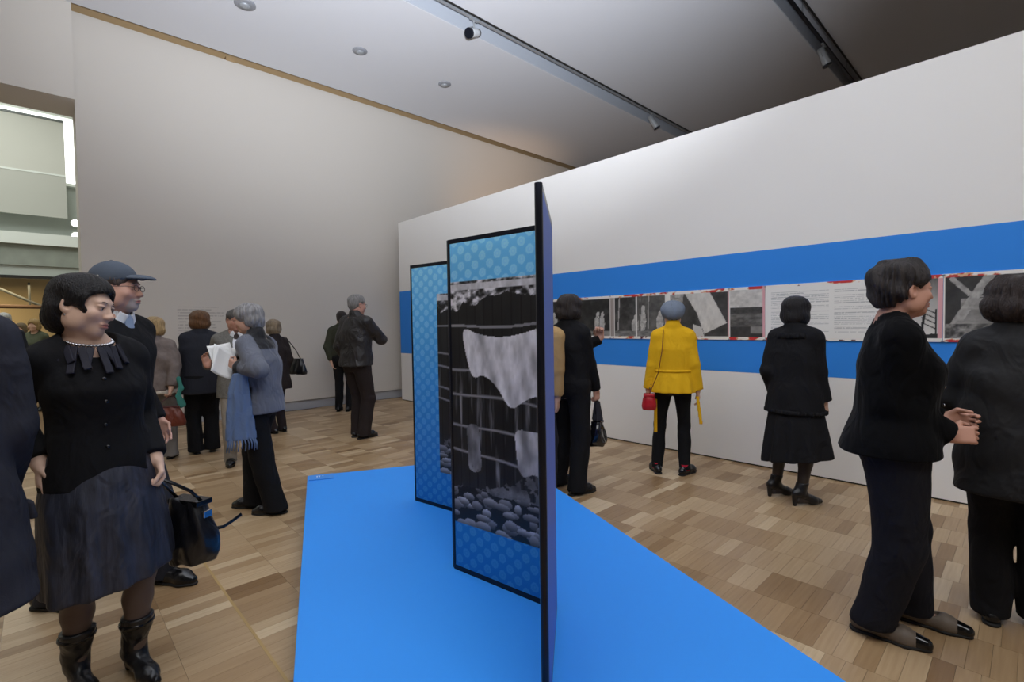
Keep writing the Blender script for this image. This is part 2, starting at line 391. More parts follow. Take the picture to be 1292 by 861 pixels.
# ------------------------------------------------------------------ blue plinth
M_pblue = mat('blue_plinth_lacquer', srgb(48, 152, 250), .6, bump=.03, bscale=300)
pl = thing('display_plinth', 'low bright blue plinth carrying the folding screen', 'plinth', (0, 0, 0))
MB().prism([tuple(p) for p in PLINTH][::-1], 0, ZPL).build('plinth_body', M_pblue, pl, bevel=.003)
_w = np.array(PLINTH[1]) - np.array(PLINTH[0]); _w /= np.linalg.norm(_w)
A0 = np.array(PLINTH[0]); e1, e2 = _w, -_u
mb = MB(); q = [A0 + e1 * a + e2 * b for a, b in ((.012, .012), (.2, .012), (.2, .15), (.012, .15))]
mb.prism([tuple(p) for p in q][::-1], ZPL - .0005, ZPL + .006)
tag(mb.build('object_label', mat('label_blue', srgb(64, 150, 240), .5)), 'small pale blue label plate at the far corner of the plinth', 'label')
lo = bpy.data.objects['object_label']
mb = MB()
for a0, a1, b0, b1 in ((.07, .078, .05, .09), (.07, .1, .05, .056), (.09, .097, .05, .09), (.115, .122, .045, .07)):
    mb.prism([tuple(A0 + e1 * a + e2 * b) for a, b in ((a0, b0), (a1, b0), (a1, b1), (a0, b1))][::-1], ZPL + .0055, ZPL + .0065)
mb.build('printed_marks', mat('label_white', srgb(200, 225, 250), .6), lo)

def ss(e0, e1, x): t = np.clip((x - e0) / (e1 - e0), 0, 1); return t * t * (3 - 2 * t)
# ------------------------------------------------------------------ folding screen
KS = (CAM[2] - ZPL) / 1.30
SA, SB = KS * np.array([1.995, 3.179]), KS * np.array([2.093, 2.577])
SC, SD, SE = KS * np.array([1.573, 2.133]), KS * np.array([1.660, 1.497]), KS * np.array([1.157, 1.088])
ZB, ZT = ZPL, 1.42 + .452 * KS
def paint_screen(cv, s0, rect):
    """s0: where this panel starts along the unfolded screen; rect: photo area (u0,u1,z0,z1) or None"""
    W, Vv = cv.U, cv.V; t = cv.v
    top, mid, bot = np.array([.45, .78, .98]), np.array([.22, .61, .92]), np.array([.05, .44, .73])
    tt = t[..., None]
    bg = np.where(tt > .5, mid + (top - mid) * (tt - .5) * 2, bot + (mid - bot) * tt * 2)
    a, b = .092, .078
    def cell(ox, oy): return np.hypot((W + s0 + ox) % a - a / 2, (Vv + oy) % b - b / 2)
    d = np.minimum(cell(0, 0), cell(a / 2, b / 2))
    k = ((d < .0215) * .62 + (d < .012) * -.2 + (d < .006) * .25)[..., None]
    bg = np.clip(bg + np.array([.25, .15, .06]) * k, 0, 1)
    cv.img = lin(bg)
    if not rect: return
    u0, u1, z0, z1 = rect
    S = (W + s0); hh = (Vv - z0) / (z1 - z0); U4 = np.clip(S / 2.6, 0, .998); H4 = np.clip(hh, 0, .998)
    g = .07 + .10 * fbm(U4, H4, 60, 5, 3)                                   # tarred boards
    bd = (S / .055).astype(int); g = g + .05 * ((bd * 7919 % 13) / 13 - .5)
    g = np.where(np.abs(S / .055 - np.round(S / .055)) < .06, .03, g)
    g = g + .9 * np.clip(fbm(U4, H4, 90, 4, 9) - .56, 0, 1) * 2.2 * ss(.78, .5, hh)
    for z, sl in ((.64, -.02), (.53, -.05), (.40, -.06), (.285, -.10)):      # pole rails
        dz = np.abs(hh - z - sl * (S - 1.55) - .008 * np.sin(S * 9)); g = np.where(dz < .0065, .62 - .3 * dz / .0065, g)
    th = .905 + .05 * (fbm(U4, H4, 50, 1, 21) - .5) - .03 * np.cos(S * 6)
    g = np.where(hh > th, np.clip(.05 + 2.6 * (fbm(U4, H4, 70, 50, 31) - .32), .05, .9), g)      # thatched eave
    g = np.where((hh > .962) & (hh < .99), .80 + .3 * (fbm(U4, H4, 90, 30, 33) - .5), g)
    # white sheets blowing from a line
    xs = S - 1.32
    def blob(pts, lo=.78, hi=.97, sd=41):
        nonlocal g
        for _ in range(3): pts = [q for i in range(len(pts)) for a, b in ((pts[i], pts[(i + 1) % len(pts)]),) for q in ((a[0] * .75 + b[0] * .25, a[1] * .75 + b[1] * .25), (a[0] * .25 + b[0] * .75, a[1] * .25 + b[1] * .75))]
        m = cv.poly([(x + 1.20 - s0, z0 + y * (z1 - z0)) for x, y in pts])
        g = np.where(m, lo + (hi - lo) * np.clip(1.9 * fbm(U4, H4, 44, 9, sd) - .45, 0, 1) + .05 * np.sin(S * 70 + hh * 30 + 5 * fbm(U4, H4, 20, 6, sd + 2)), g)
    blob([(.08, .82), (.20, .78), (.36, .77), (.52, .80), (.70, .85), (.95, .88), (.95, .64), (.78, .60), (.70, .50), (.63, .47), (.57, .57), (.46, .54), (.38, .49), (.31, .58), (.22, .63), (.15, .60), (.11, .70)], .66, 1.0)
    g = np.where(np.abs(hh - (.82 + .07 * np.clip((S - 1.28) / .8, 0, 1) - .035 * np.sin(np.clip((S - 1.28) / .8, 0, 1) * 3.14))) < .005, .55, g)
    blob([(.40, .43), (.50, .425), (.60, .43), (.585, .36), (.60, .28), (.55, .25), (.51, .275), (.46, .245), (.42, .27), (.41, .35)], .55, .92, 51)
    blob([(.10, .42), (.19, .425), (.19, .33), (.205, .24), (.15, .225), (.11, .24), (.115, .33)], .3, .62, 55)
    # bushes / crates and river stones below
    m = (fbm(U4, H4, 26, 12, 61) > .40 + (hh - .10) * 2.2); g = np.where((hh < .30) & m, .15 + .45 * fbm(U4, H4, 70, 34, 63), g)
    rock = .155 + .04 * (fbm(U4, H4, 26, 1, 71) - .5); mm = hh < rock
    best = np.full(S.shape, 9.); shade = np.zeros(S.shape)
    rr = np.random.default_rng(5)
    for k in range(260):
        cx, cz = rr.uniform(0, 2.6), z0 + rr.uniform(-.01, .17) * (z1 - z0); ra, rb = rr.uniform(.02, .05), rr.uniform(.012, .028)
        e = np.hypot((S - cx) / ra, (Vv - cz) / rb); up = e < 1
        sh = .2 + .65 * np.clip((Vv - cz) / rb * .5 + .5, 0, 1) * rr.uniform(.6, 1)
        shade = np.where(up, sh, shade); best = np.where(up, np.minimum(best, e), best)
    g = np.where(mm, np.where(best < 1, shade, .06), g)
    # tree trunk on the first panels
    tc = .49 + .05 * np.sin(hh * 7 + .6) + .07 * np.clip(.3 - hh, 0, 1); tw = .055 + .03 * (1 - hh)
    m = (np.abs(S - tc) < tw) & (hh > .12); g = np.where(m, .30 + .5 * fbm(U4, H4, 110, 16, 81) * (1 - .5 * np.abs(S - tc) / tw), g)
    g = np.clip(g, .02, .97)
    inside = (W >= u0) & (W <= u1) & (Vv >= z0) & (Vv <= z1)
    cv.put(inside, lin(np.stack([g, g * .99, g * 1.02], -1)))
fs = thing('folding_screen', 'tall four-panel folding screen printed in blue with a black and white photograph', 'screen', (*SC, ZB))
M_back = mat('screen_back_cloth', srgb(90, 116, 198), .6, bump=.05, bscale=400)
s0 = 0
for P, Q, step, rc in ((SA, SB, .005, 'A'), (SB, SC, .009, 'F'), (SC, SD, .0042, 'F'), (SD, SE, .009, 'F')):
    wd = np.linalg.norm(Q - P); d = (Q - P) / wd; n = np.array([d[1], -d[0]]); d3, n3 = np.array([*d, 0]), np.array([*n, 0])
    o3 = np.array([*P, ZB]) - np.array([*SC, ZB]); R = np.stack([d3, -n3, [0, 0, 1]], 1); hgt = ZT - ZB
    pan = MB().box((.004, -.010, .002), (wd - .004, .010, hgt - .002), R, o3).build('panel', M_black, fs)
    mb = MB()
    for x in (.0085, wd - .0085): mb.tube([o3 + R @ np.array([x, 0, .001]), o3 + R @ np.array([x, 0, hgt])], .0125, 16)
    mb.box((.01, -.012, 0), (wd - .01, .012, .026), R, o3); mb.box((.01, -.012, hgt - .024), (wd - .01, .012, hgt), R, o3)
    mb.build('edge_frame', M_black, pan)
    bx, bz = .020, .026
    cv = Canvas(wd - 2 * bx, hgt - 2 * bz + .004, step)
    paint_screen(cv, s0, {'A': (.42 * wd, 9, .22, 1.41), 'F': (-1, 9, .22, 1.41)}[rc])
    link('printed_front', cv.mesh('printed_front', M_satin, o3 + d3 * bx + n3 * .0125 + np.array([0, 0, bz]), d3, (0, 0, 1)), pan)
    MB().box((bx, .0095, bz), (wd - bx, .0125, hgt - bz), R, o3).build('cloth_back', M_back, pan)
    s0 += wd

# ------------------------------------------------------------------ photo strip pinned along the partition
ZS0, ZS1 = 1.238, 1.758
def wy(px): return onx(px, 400, XR)[1]
def base_strip(y_left, y_right, step=.008, seed=0):
    w = y_left - y_right; cv = Canvas(w, ZS1 - ZS0, step); cv.img[:] = lin(np.array([.93, .92, .90]))
    b = .030
    for lo_, hi_ in ((0, b), (cv.h - b, cv.h)):
        m = (cv.V >= lo_) & (cv.V <= hi_); f = fbm(cv.u, cv.v, max(3, w * 7), 7, seed + int(lo_ > 0) * 5)
        cv.put(m & (f > .60), lin(np.array([.78, .20, .20]))); cv.put(m & (f > .565) & (f < .60), lin(np.array([.86, .70, .55])))
        cv.put(m & (f < .30), lin(np.array([.35, .12, .12])))
    return cv, b
def photo(cv, x0, x1, b, draw):
    g = draw(cv); m = (cv.U > x0) & (cv.U < x1) & (cv.V > b) & (cv.V < cv.h - b)
    g = np.clip(g, .03, .95); cv.put(m, lin(np.stack([g, g * .985, g * .96], -1)))
def g_people(seed, dark=.13):
    def f(cv):
        r = np.random.default_rng(seed); g = dark + .3 * (fbm(cv.u, cv.v, cv.w * 14, 8, seed) - .35)
        for k in range(max(2, int(cv.w * 5))):
            x = r.uniform(.05, .95) * cv.w; zb = r.uniform(.05, .12); h = r.uniform(.15, .26)
            m = np.hypot((cv.U - x) / .045, (cv.V - zb - h * .45) / (h * .5)) < 1; g = np.where(m, .45 + .45 * fbm(cv.u, cv.v, cv.w * 24, 16, seed + k), g)
            m = np.hypot((cv.U - x - .01) / .026, (cv.V - zb - h) / .034) < 1; g = np.where(m, .72, g)
        for k in range(4):
            x = r.uniform(0, cv.w); g = np.where(cv.line((x, 0), (x + r.uniform(-.06, .06), cv.h), .007), r.uniform(.1, .7), g)
        return np.where(cv.V < .09, .45 + .4 * (fbm(cv.u, cv.v, cv.w * 20, 20, seed + 50) - .4), g)
    return f
def g_cloth(cv):
    g = .13 + .25 * fbm(cv.u, cv.v, cv.w * 10, 6, 91)
    m = cv.poly([(.30 * cv.w, .49), (.70 * cv.w, .50), (.97 * cv.w, .17), (.62 * cv.w, .06), (.50 * cv.w, .28)]); g = np.where(m, .72 + .18 * fbm(cv.u, cv.v, 22, 9, 92), g)
    m = cv.poly([(.42 * cv.w, .03), (.62 * cv.w, .03), (.58 * cv.w, .13), (.44 * cv.w, .16)]); g = np.where(m, .8, g)
    m = cv.poly([(.05 * cv.w, .5), (.28 * cv.w, .5), (.24 * cv.w, .25), (.10 * cv.w, .2)]); return np.where(m, .35 + .5 * fbm(cv.u, cv.v, 20, 20, 93), g)
def g_field(cv):
    g = np.where(cv.v > .62, .78 + .25 * (fbm(cv.u, cv.v, 8, 14, 95) - .5), .25 + .4 * (fbm(cv.u, cv.v, 6, 22, 96) - .2))
    g = np.where((cv.v > .5) & (cv.v < .62), .16 + .2 * fbm(cv.u, cv.v, 12, 20, 97), g)
    return np.where(cv.v < .25, .16 + .12 * fbm(cv.u, cv.v, 9, 14, 98) + .3 * (cv.u > .6) * (cv.v > .12), g)
def g_sky(cv):
    g = .55 + .35 * (1 - cv.v) - .5 * np.clip(cv.v - .6, 0, 1) * fbm(cv.u, cv.v, 5, 5, 99) * 2
    for z in (.22, .18, .14, .10): g = np.where(cv.line((.35 * cv.w, z + .05), (.8 * cv.w, z), .004), .1, g)
    g = np.where(cv.line((.8 * cv.w, .04), (.8 * cv.w, .25), .006) | cv.line((.3 * cv.w, .02), (.42 * cv.w, .22), .008), .1, g)
    return np.where(cv.V < .05 + .02 * fbm(cv.u, cv.v, 6, 1, 100), .14, g)
def g_tree(cv):
    g = .13 + .16 * fbm(cv.u, cv.v, 14, 7, 101)
    g = np.where((cv.U > .10) & (cv.U < .34) & (cv.V < .33), .55 + .3 * (fbm(cv.u, cv.v, 16, 22, 104) - .5), g)
    g = np.where((cv.U > .34) & (cv.V < .30), .2 + .2 * fbm(cv.u, cv.v, 12, 12, 105), g)
    for a, b_, r in (((.06, .12), (.26, .50), .028), ((.15, .36), (.05, .48), .016), ((.2, .34), (.6, .33), .008), ((.34, .05), (.34, .33), .01)):
        g = np.where(cv.line(a, b_, r), .62 + .3 * (fbm(cv.u, cv.v, 40, 20, 102) - .5), g)
    return np.where(cv.V < .14, .4 + .8 * (fbm(cv.u, cv.v, 34, 16, 103) - .5), g)
def strip_thing(name, lab, px0, px1, paint, step=.008, seed=0, cat='photo print'):
    y0, y1 = wy(px0) - .0015, wy(px1) + .0015; cv, b = base_strip(y0, y1, step, seed); paint(cv, b)
    t = thing(name, lab, cat, (XR - .0065, (y0 + y1) / 2, ZS0))
    MB().box((-.006, y1 - (y0 + y1) / 2, 0), (.004, y0 - (y0 + y1) / 2, ZS1 - ZS0)).build('board', mat('print_board', srgb(235, 233, 228), .6), t)
    link('printed_face', cv.mesh('printed_face', M_print, (-.0068, y0 - (y0 + y1) / 2, 0), (0, -1, 0), (0, 0, 1)), t)
    for yy in (y0 - .004, y1 + .004):
        for zz in (.006, ZS1 - ZS0 - .006): MB().lathe([(.006, 0), (.006, .008), (.002, .01)], 8, (-.006, yy - (y0 + y1) / 2, zz), axes_to((-1, 0, 0))).build('pin', M_grey, t)
PINK = lin(np.array([.88, .66, .68]))
def p_a(cv, b): photo(cv, 0, cv.w, b, g_people(201))
def p_b(cv, b):
    photo(cv, .06, cv.w * .47, b, g_people(211, .2)); photo(cv, cv.w * .49, cv.w - .03, b, g_people(216, .3)); cv.put(cv.rect(0, b, .05, cv.h - b), lin(np.array([.62, .58, .56])))
def p_c(cv, b): photo(cv, .03, cv.w - .012, b, g_cloth); cv.put(cv.rect(cv.w - .012, b, cv.w, cv.h - b), PINK)
def p_d(cv, b): photo(cv, .012, cv.w - .02, b, g_field); cv.put(cv.rect(cv.w - .02, b, cv.w, cv.h), PINK)
def p_e(cv, b):
    cv.put((cv.V > .02) & (cv.V < .5), lin(np.array([.93, .925, .91])))
    r = np.random.default_rng(3); cw = (cv.w - .14) / 2
    for c in range(2):
        z = cv.h - .075
        while z > .07:
            x1 = .05 + c * (cw + .04) + cw * (1 if r.random() < .8 else r.uniform(.3, .8))
            n = vnoise(cv.u, cv.v, 260, 60, int(z * 1000))
            cv.put(cv.rect(.05 + c * (cw + .04), z, x1, z + .006) & (n > .25), lin(np.array([.72, .72, .72])))
            z -= .0165 if r.random() < .86 else .035
def p_f(cv, b): photo(cv, .0, cv.w - .03, b, g_sky); cv.put(cv.rect(cv.w - .03, b, cv.w, cv.h - b), PINK)
def p_g(cv, b): photo(cv, .01, cv.w, b, g_tree)
strip_thing('photo_print', 'dark print of pale seated figures pinned beside the folding screen', 620, 771, p_a, .012, 1)
strip_thing('photo_print', 'print with two crowded grey village scenes side by side', 771, 843, p_b, .008, 2)
strip_thing('photo_print', 'print with a large white cloth falling across black ground', 843, 920.5, p_c, .007, 3)
strip_thing('photo_print', 'narrow print of an empty field under pale sky', 920.5, 966, p_d, .006, 4)
strip_thing('text_panel', 'white panel covered with two columns of fine print', 966, 1150, p_e, .0045, 5, 'text panel')
strip_thing('photo_print', 'print of pale sky with a rack of thin poles', 1150, 1190, p_f, .005, 6)
strip_thing('photo_print', 'dark print of a forked tree trunk before a hut', 1190, 1415, p_g, .006, 7)

# faint lettering on the long wall
def wall_text(px0, px1, z1, rows, lab):
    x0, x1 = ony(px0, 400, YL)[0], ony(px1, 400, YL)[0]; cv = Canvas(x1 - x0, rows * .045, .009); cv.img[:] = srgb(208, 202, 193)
    r = np.random.default_rng(rows)
    for k in range(rows):
        n = vnoise(cv.u, cv.v, 60, 2 * rows, k); e = cv.w * r.uniform(.7, 1)
        cv.put((cv.V > k * .045 + .012) & (cv.V < k * .045 + .026) & (cv.U < e) & (n > .3), np.array(srgb(178, 172, 165)))
    t = thing('wall_text', lab, 'wall text', (x0, YL, z1 - rows * .045))
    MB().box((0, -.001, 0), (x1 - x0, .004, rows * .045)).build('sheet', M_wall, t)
    link('printed_lines', cv.mesh('printed_lines', M_print, (0, -.0016, 0), (1, 0, 0), (0, 0, 1)), t)
wall_text(224, 284, 1.80, 12, 'faint block of grey lettering on the wall beyond the brown-haired person')
# ================================================================== implicit surfaces for people, clothes and soft goods
def smin(a, b, k):
    h = np.clip(.5 + .5 * (b - a) / k, 0, 1); return b + (a - b) * h - k * h * (1 - h)
def axis(lo, hi, step, fine):
    pts = [lo]
    while pts[-1] < hi:
        s = step
        for a, b, f in fine:
            if a - step < pts[-1] < b: s = min(s, f)
        pts.append(pts[-1] + s)
    return np.array(pts, np.float32)
class Field:
    def __init__(s, lo, hi, step, fine=((), (), ())):
        s.ax = [axis(lo[i], hi[i], step, fine[i] if len(fine) > i else ()) for i in range(3)]
        s.v = np.full([len(a) for a in s.ax], .3, np.float32)
    def op(s, fn, lo, hi, k=.015, mode='u', pad=.03):
        sl = []
        for i in range(3):
            a = int(np.searchsorted(s.ax[i], lo[i] - pad - k)); b = int(np.searchsorted(s.ax[i], hi[i] + pad + k)); sl.append(slice(max(a - 1, 0), min(b + 1, len(s.ax[i]))))
            if sl[-1].start >= sl[-1].stop: return s
        x, y, z = s.ax[0][sl[0]][:, None, None], s.ax[1][sl[1]][None, :, None], s.ax[2][sl[2]][None, None, :]
        d = fn(x, y, z).astype(np.float32); v = s.v[tuple(sl)]
        if mode == 'u': s.v[tuple(sl)] = smin(v, d, k)
        elif mode == 's': s.v[tuple(sl)] = -smin(-v, d, k)         # subtract
        elif mode == 'i': s.v[tuple(sl)] = -smin(-v, -d, k)        # keep inside d
        elif mode == 'd': s.v[tuple(sl)] = v + d                   # displace
        return s
    def cone(s, a, b, r0, r1, k=.015, mode='u', flat=None):
        a, b = np.asarray(a, float), np.asarray(b, float); d = b - a; dd = d @ d + 1e-9; R = max(r0, r1)
        if flat: fn_, fs_ = np.asarray(flat[0], float), flat[1]; fn_ = fn_ / np.linalg.norm(fn_); R *= max(1, fs_)
        def f(x, y, z):
            px, py, pz = x - a[0], y - a[1], z - a[2]
            t = np.clip((px * d[0] + py * d[1] + pz * d[2]) / dd, 0, 1)
            qx, qy, qz = px - t * d[0], py - t * d[1], pz - t * d[2]
            if flat:
                c = (qx * fn_[0] + qy * fn_[1] + qz * fn_[2]) * (1 / fs_ - 1); qx, qy, qz = qx + c * fn_[0], qy + c * fn_[1], qz + c * fn_[2]
            return np.sqrt(qx * qx + qy * qy + qz * qz) - (r0 + (r1 - r0) * t)
        return s.op(f, np.minimum(a, b) - R, np.maximum(a, b) + R, k, mode)
    def chain(s, P, r, k=.015, flat=None):
        for i in range(len(P) - 1): s.cone(P[i], P[i + 1], r[i], r[i + 1], k, 'u', flat)
        return s
    def ell(s, c, r, k=.015, R=None, mode='u', p=2.):
        c, r = np.asarray(c, float), np.asarray(r, float); R = np.eye(3) if R is None else np.asarray(R); B = np.abs(R) @ r
        def f(x, y, z):
            X, Y, Z = x - c[0], y - c[1], z - c[2]
            q = [np.abs(R[0, i] * X + R[1, i] * Y + R[2, i] * Z) / r[i] for i in range(3)]
            if p == 2.:
                k0 = np.sqrt(q[0] ** 2 + q[1] ** 2 + q[2] ** 2); k1 = np.sqrt((q[0] / r[0]) ** 2 + (q[1] / r[1]) ** 2 + (q[2] / r[2]) ** 2)
                return k0 * (k0 - 1) / (k1 + 1e-6)
            return ((q[0] ** p + q[1] ** p + q[2] ** p) ** (1 / p) - 1) * r.min()
        return s.op(f, c - B, c + B, k, mode)
    def box(s, c, h, rad=.01, k=.01, R=None, mode='u'):
        c, h = np.asarray(c, float), np.asarray(h, float); R = np.eye(3) if R is None else np.asarray(R); B = np.abs(R) @ h
        def f(x, y, z):
            X, Y, Z = x - c[0], y - c[1], z - c[2]
            q = [np.abs(R[0, i] * X + R[1, i] * Y + R[2, i] * Z) - h[i] + rad for i in range(3)]
            return np.sqrt(sum(np.maximum(a, 0) ** 2 for a in q)) + np.minimum(np.maximum(q[0], np.maximum(q[1], q[2])), 0) - rad
        return s.op(f, c - B, c + B, k, mode)
    def loft(s, sec, cen=None, tw=None, k=.02, p=2.2, mode='u', mod=None, pad=.03):
        """sec rows: z, rx, ry, cx, cy (upright sections); cen(z)->(x,y) spine; tw(z) twist; mod(theta,z) radius factor"""
        S = np.array([list(r) + [0] * (5 - len(r)) for r in sorted(sec)], float)
        if len(S) > 2:                                             # rounded, not faceted, between the sections
            zz = np.linspace(S[0, 0], S[-1, 0], 64); T = np.stack([np.interp(zz, S[:, 0], S[:, i]) for i in range(5)], 1)
            for _ in range(5): T[1:-1, 1:] = (T[:-2, 1:] + 2 * T[1:-1, 1:] + T[2:, 1:]) / 4
            S = T
        Z = S[:, 0]
        lo_, hi_ = Z[0], Z[-1]; R = S[:, 1:3].max() + .12
        cm = cen(np.array([lo_, (lo_ + hi_) / 2, hi_])) if cen else (np.zeros(3), np.zeros(3))
        def f(x, y, z):
            zz = np.clip(z, lo_, hi_); g = [np.interp(zz, Z, S[:, i]) for i in range(1, 5)]
            cx, cy = cen(zz) if cen else (0, 0)
            X, Y = x - cx, y - cy
            if tw is not None:
                a = tw(zz); X, Y = X * np.cos(a) + Y * np.sin(a), -X * np.sin(a) + Y * np.cos(a)
            X, Y = X - g[2], Y - g[3]
            q = (np.abs(X / g[0]) ** p + np.abs(Y / g[1]) ** p) ** (1 / p)
            if mod is not None: q = q / mod(np.arctan2(X / g[0], Y / g[1]), zz)
            d = (q - 1) * np.minimum(g[0], g[1]); e = np.abs(z - (lo_ + hi_) / 2) - (hi_ - lo_) / 2
            return np.where(e > 0, np.sqrt(np.maximum(d, 0) ** 2 + e * e) + np.minimum(d, 0) * 0, np.maximum(d, e))
        return s.op(f, (cm[0].min() - R, cm[1].min() - R, lo_), (cm[0].max() + R, cm[1].max() + R, hi_), k, mode, pad)
    def plane(s, n, off, k=.004):
        """keep the side where n.p < off"""
        n = np.asarray(n, float); lo = [a[0] for a in s.ax]; hi = [a[-1] for a in s.ax]
        return s.op(lambda x, y, z: n[0] * x + n[1] * y + n[2] * z - off, lo, hi, k, 'i')
    def ripple(s, amp, fx, fy, fz, ph=0., lo=None, hi=None):
        lo = lo or [a[0] for a in s.ax]; hi = hi or [a[-1] for a in s.ax]
        f = lambda x, y, z: amp * (np.sin(fx * x + 1.7 * np.sin(fz * .4 * z + ph) + ph) * np.sin(fz * z + 2.1 * np.sin(fy * .5 * y + fx * .3 * x)) + .6 * np.sin(fy * y + fz * .6 * z + 2 * ph))
        return s.op(f, lo, hi, 0, 'd', 0)
    def surf(s, smooth=1):
        v, ax = s.v, s.ax
        for i in range(3):                                         # closed at the border
            idx = [slice(None)] * 3
            for e in (0, -1): idx[i] = e; v[tuple(idx)] = np.maximum(v[tuple(idx)], .01)
        n = v < 0; c = np.zeros([d - 1 for d in v.shape], np.int8)
        for o in np.ndindex(2, 2, 2): c += n[o[0]:o[0] + c.shape[0], o[1]:o[1] + c.shape[1], o[2]:o[2] + c.shape[2]]
        act = (c > 0) & (c < 8); I = np.stack(np.nonzero(act), 1); idx = np.full(c.shape, -1, np.int32); idx[act] = np.arange(len(I))
        P = np.zeros((len(I), 3)); W = np.zeros(len(I)); cor = list(np.ndindex(2, 2, 2))
        vals = {o: v[I[:, 0] + o[0], I[:, 1] + o[1], I[:, 2] + o[2]] for o in cor}
        pos = lambda o: np.stack([ax[i][I[:, i] + o[i]] for i in range(3)], 1)
        for o in cor:
            for i in range(3):
                if o[i]: continue
                q = list(o); q[i] = 1; q = tuple(q); a, b = vals[o], vals[q]; m = (a < 0) != (b < 0)
                t = np.where(m, a / np.where(m, a - b, 1), 0); pp = pos(o); pp[:, i] += t * (pos(q)[:, i] - pp[:, i])
                P += pp * m[:, None]; W += m
        P /= W[:, None]; Fs = []
        for i in range(3):
            j, k = (i + 1) % 3, (i + 2) % 3
            a = [slice(1, -1)] * 3; b = [slice(1, -1)] * 3; a[i] = slice(0, -1); b[i] = slice(1, None)
            na, nb = n[tuple(a)], n[tuple(b)]; E = np.stack(np.nonzero(na != nb), 1)
            if not len(E): continue
            ins = na[E[:, 0], E[:, 1], E[:, 2]]; E = E.copy(); E[:, j] += 1; E[:, k] += 1
            def cell(dj, dk): q = E.copy(); q[:, j] += dj; q[:, k] += dk; return idx[q[:, 0], q[:, 1], q[:, 2]]
            Q = np.stack([cell(-1, -1), cell(0, -1), cell(0, 0), cell(-1, 0)], 1); Q[~ins] = Q[~ins][:, ::-1]; Fs.append(Q)
        F = np.concatenate(Fs)
        for _ in range(smooth):
            A = np.zeros_like(P); N = np.zeros(len(P))
            for a, b in ((0, 1), (1, 2), (2, 3), (3, 0)):
                np.add.at(A, F[:, a], P[F[:, b]]); np.add.at(A, F[:, b], P[F[:, a]]); np.add.at(N, F[:, a], 1); np.add.at(N, F[:, b], 1)
            P = P * .5 + .5 * A / N[:, None]
        return P, F
    def build(s, name, M, parent=None, color=None, smooth=1, loc=None, rot=None):
        P, F = s.surf(smooth)
        return link(name, raw_mesh(name, P, F, True, [M], None if color is None else color(P)), parent, loc, rot)

def ik(a, b, l1, l2, pole):
    a, b, pole = (np.asarray(v, float) for v in (a, b, pole)); d = b - a; L = np.linalg.norm(d)
    if L > (l1 + l2) * .999: d = d / L * (l1 + l2) * .999; b = a + d; L = np.linalg.norm(d)
    u = d / L; x = (l1 * l1 - l2 * l2 + L * L) / (2 * L); h = math.sqrt(max(l1 * l1 - x * x, 0)); p = pole - u * (pole @ u); p /= np.linalg.norm(p) + 1e-9
    return a + u * x + p * h, b
def ss(e0, e1, x): t = np.clip((x - e0) / (e1 - e0), 0, 1); return t * t * (3 - 2 * t)

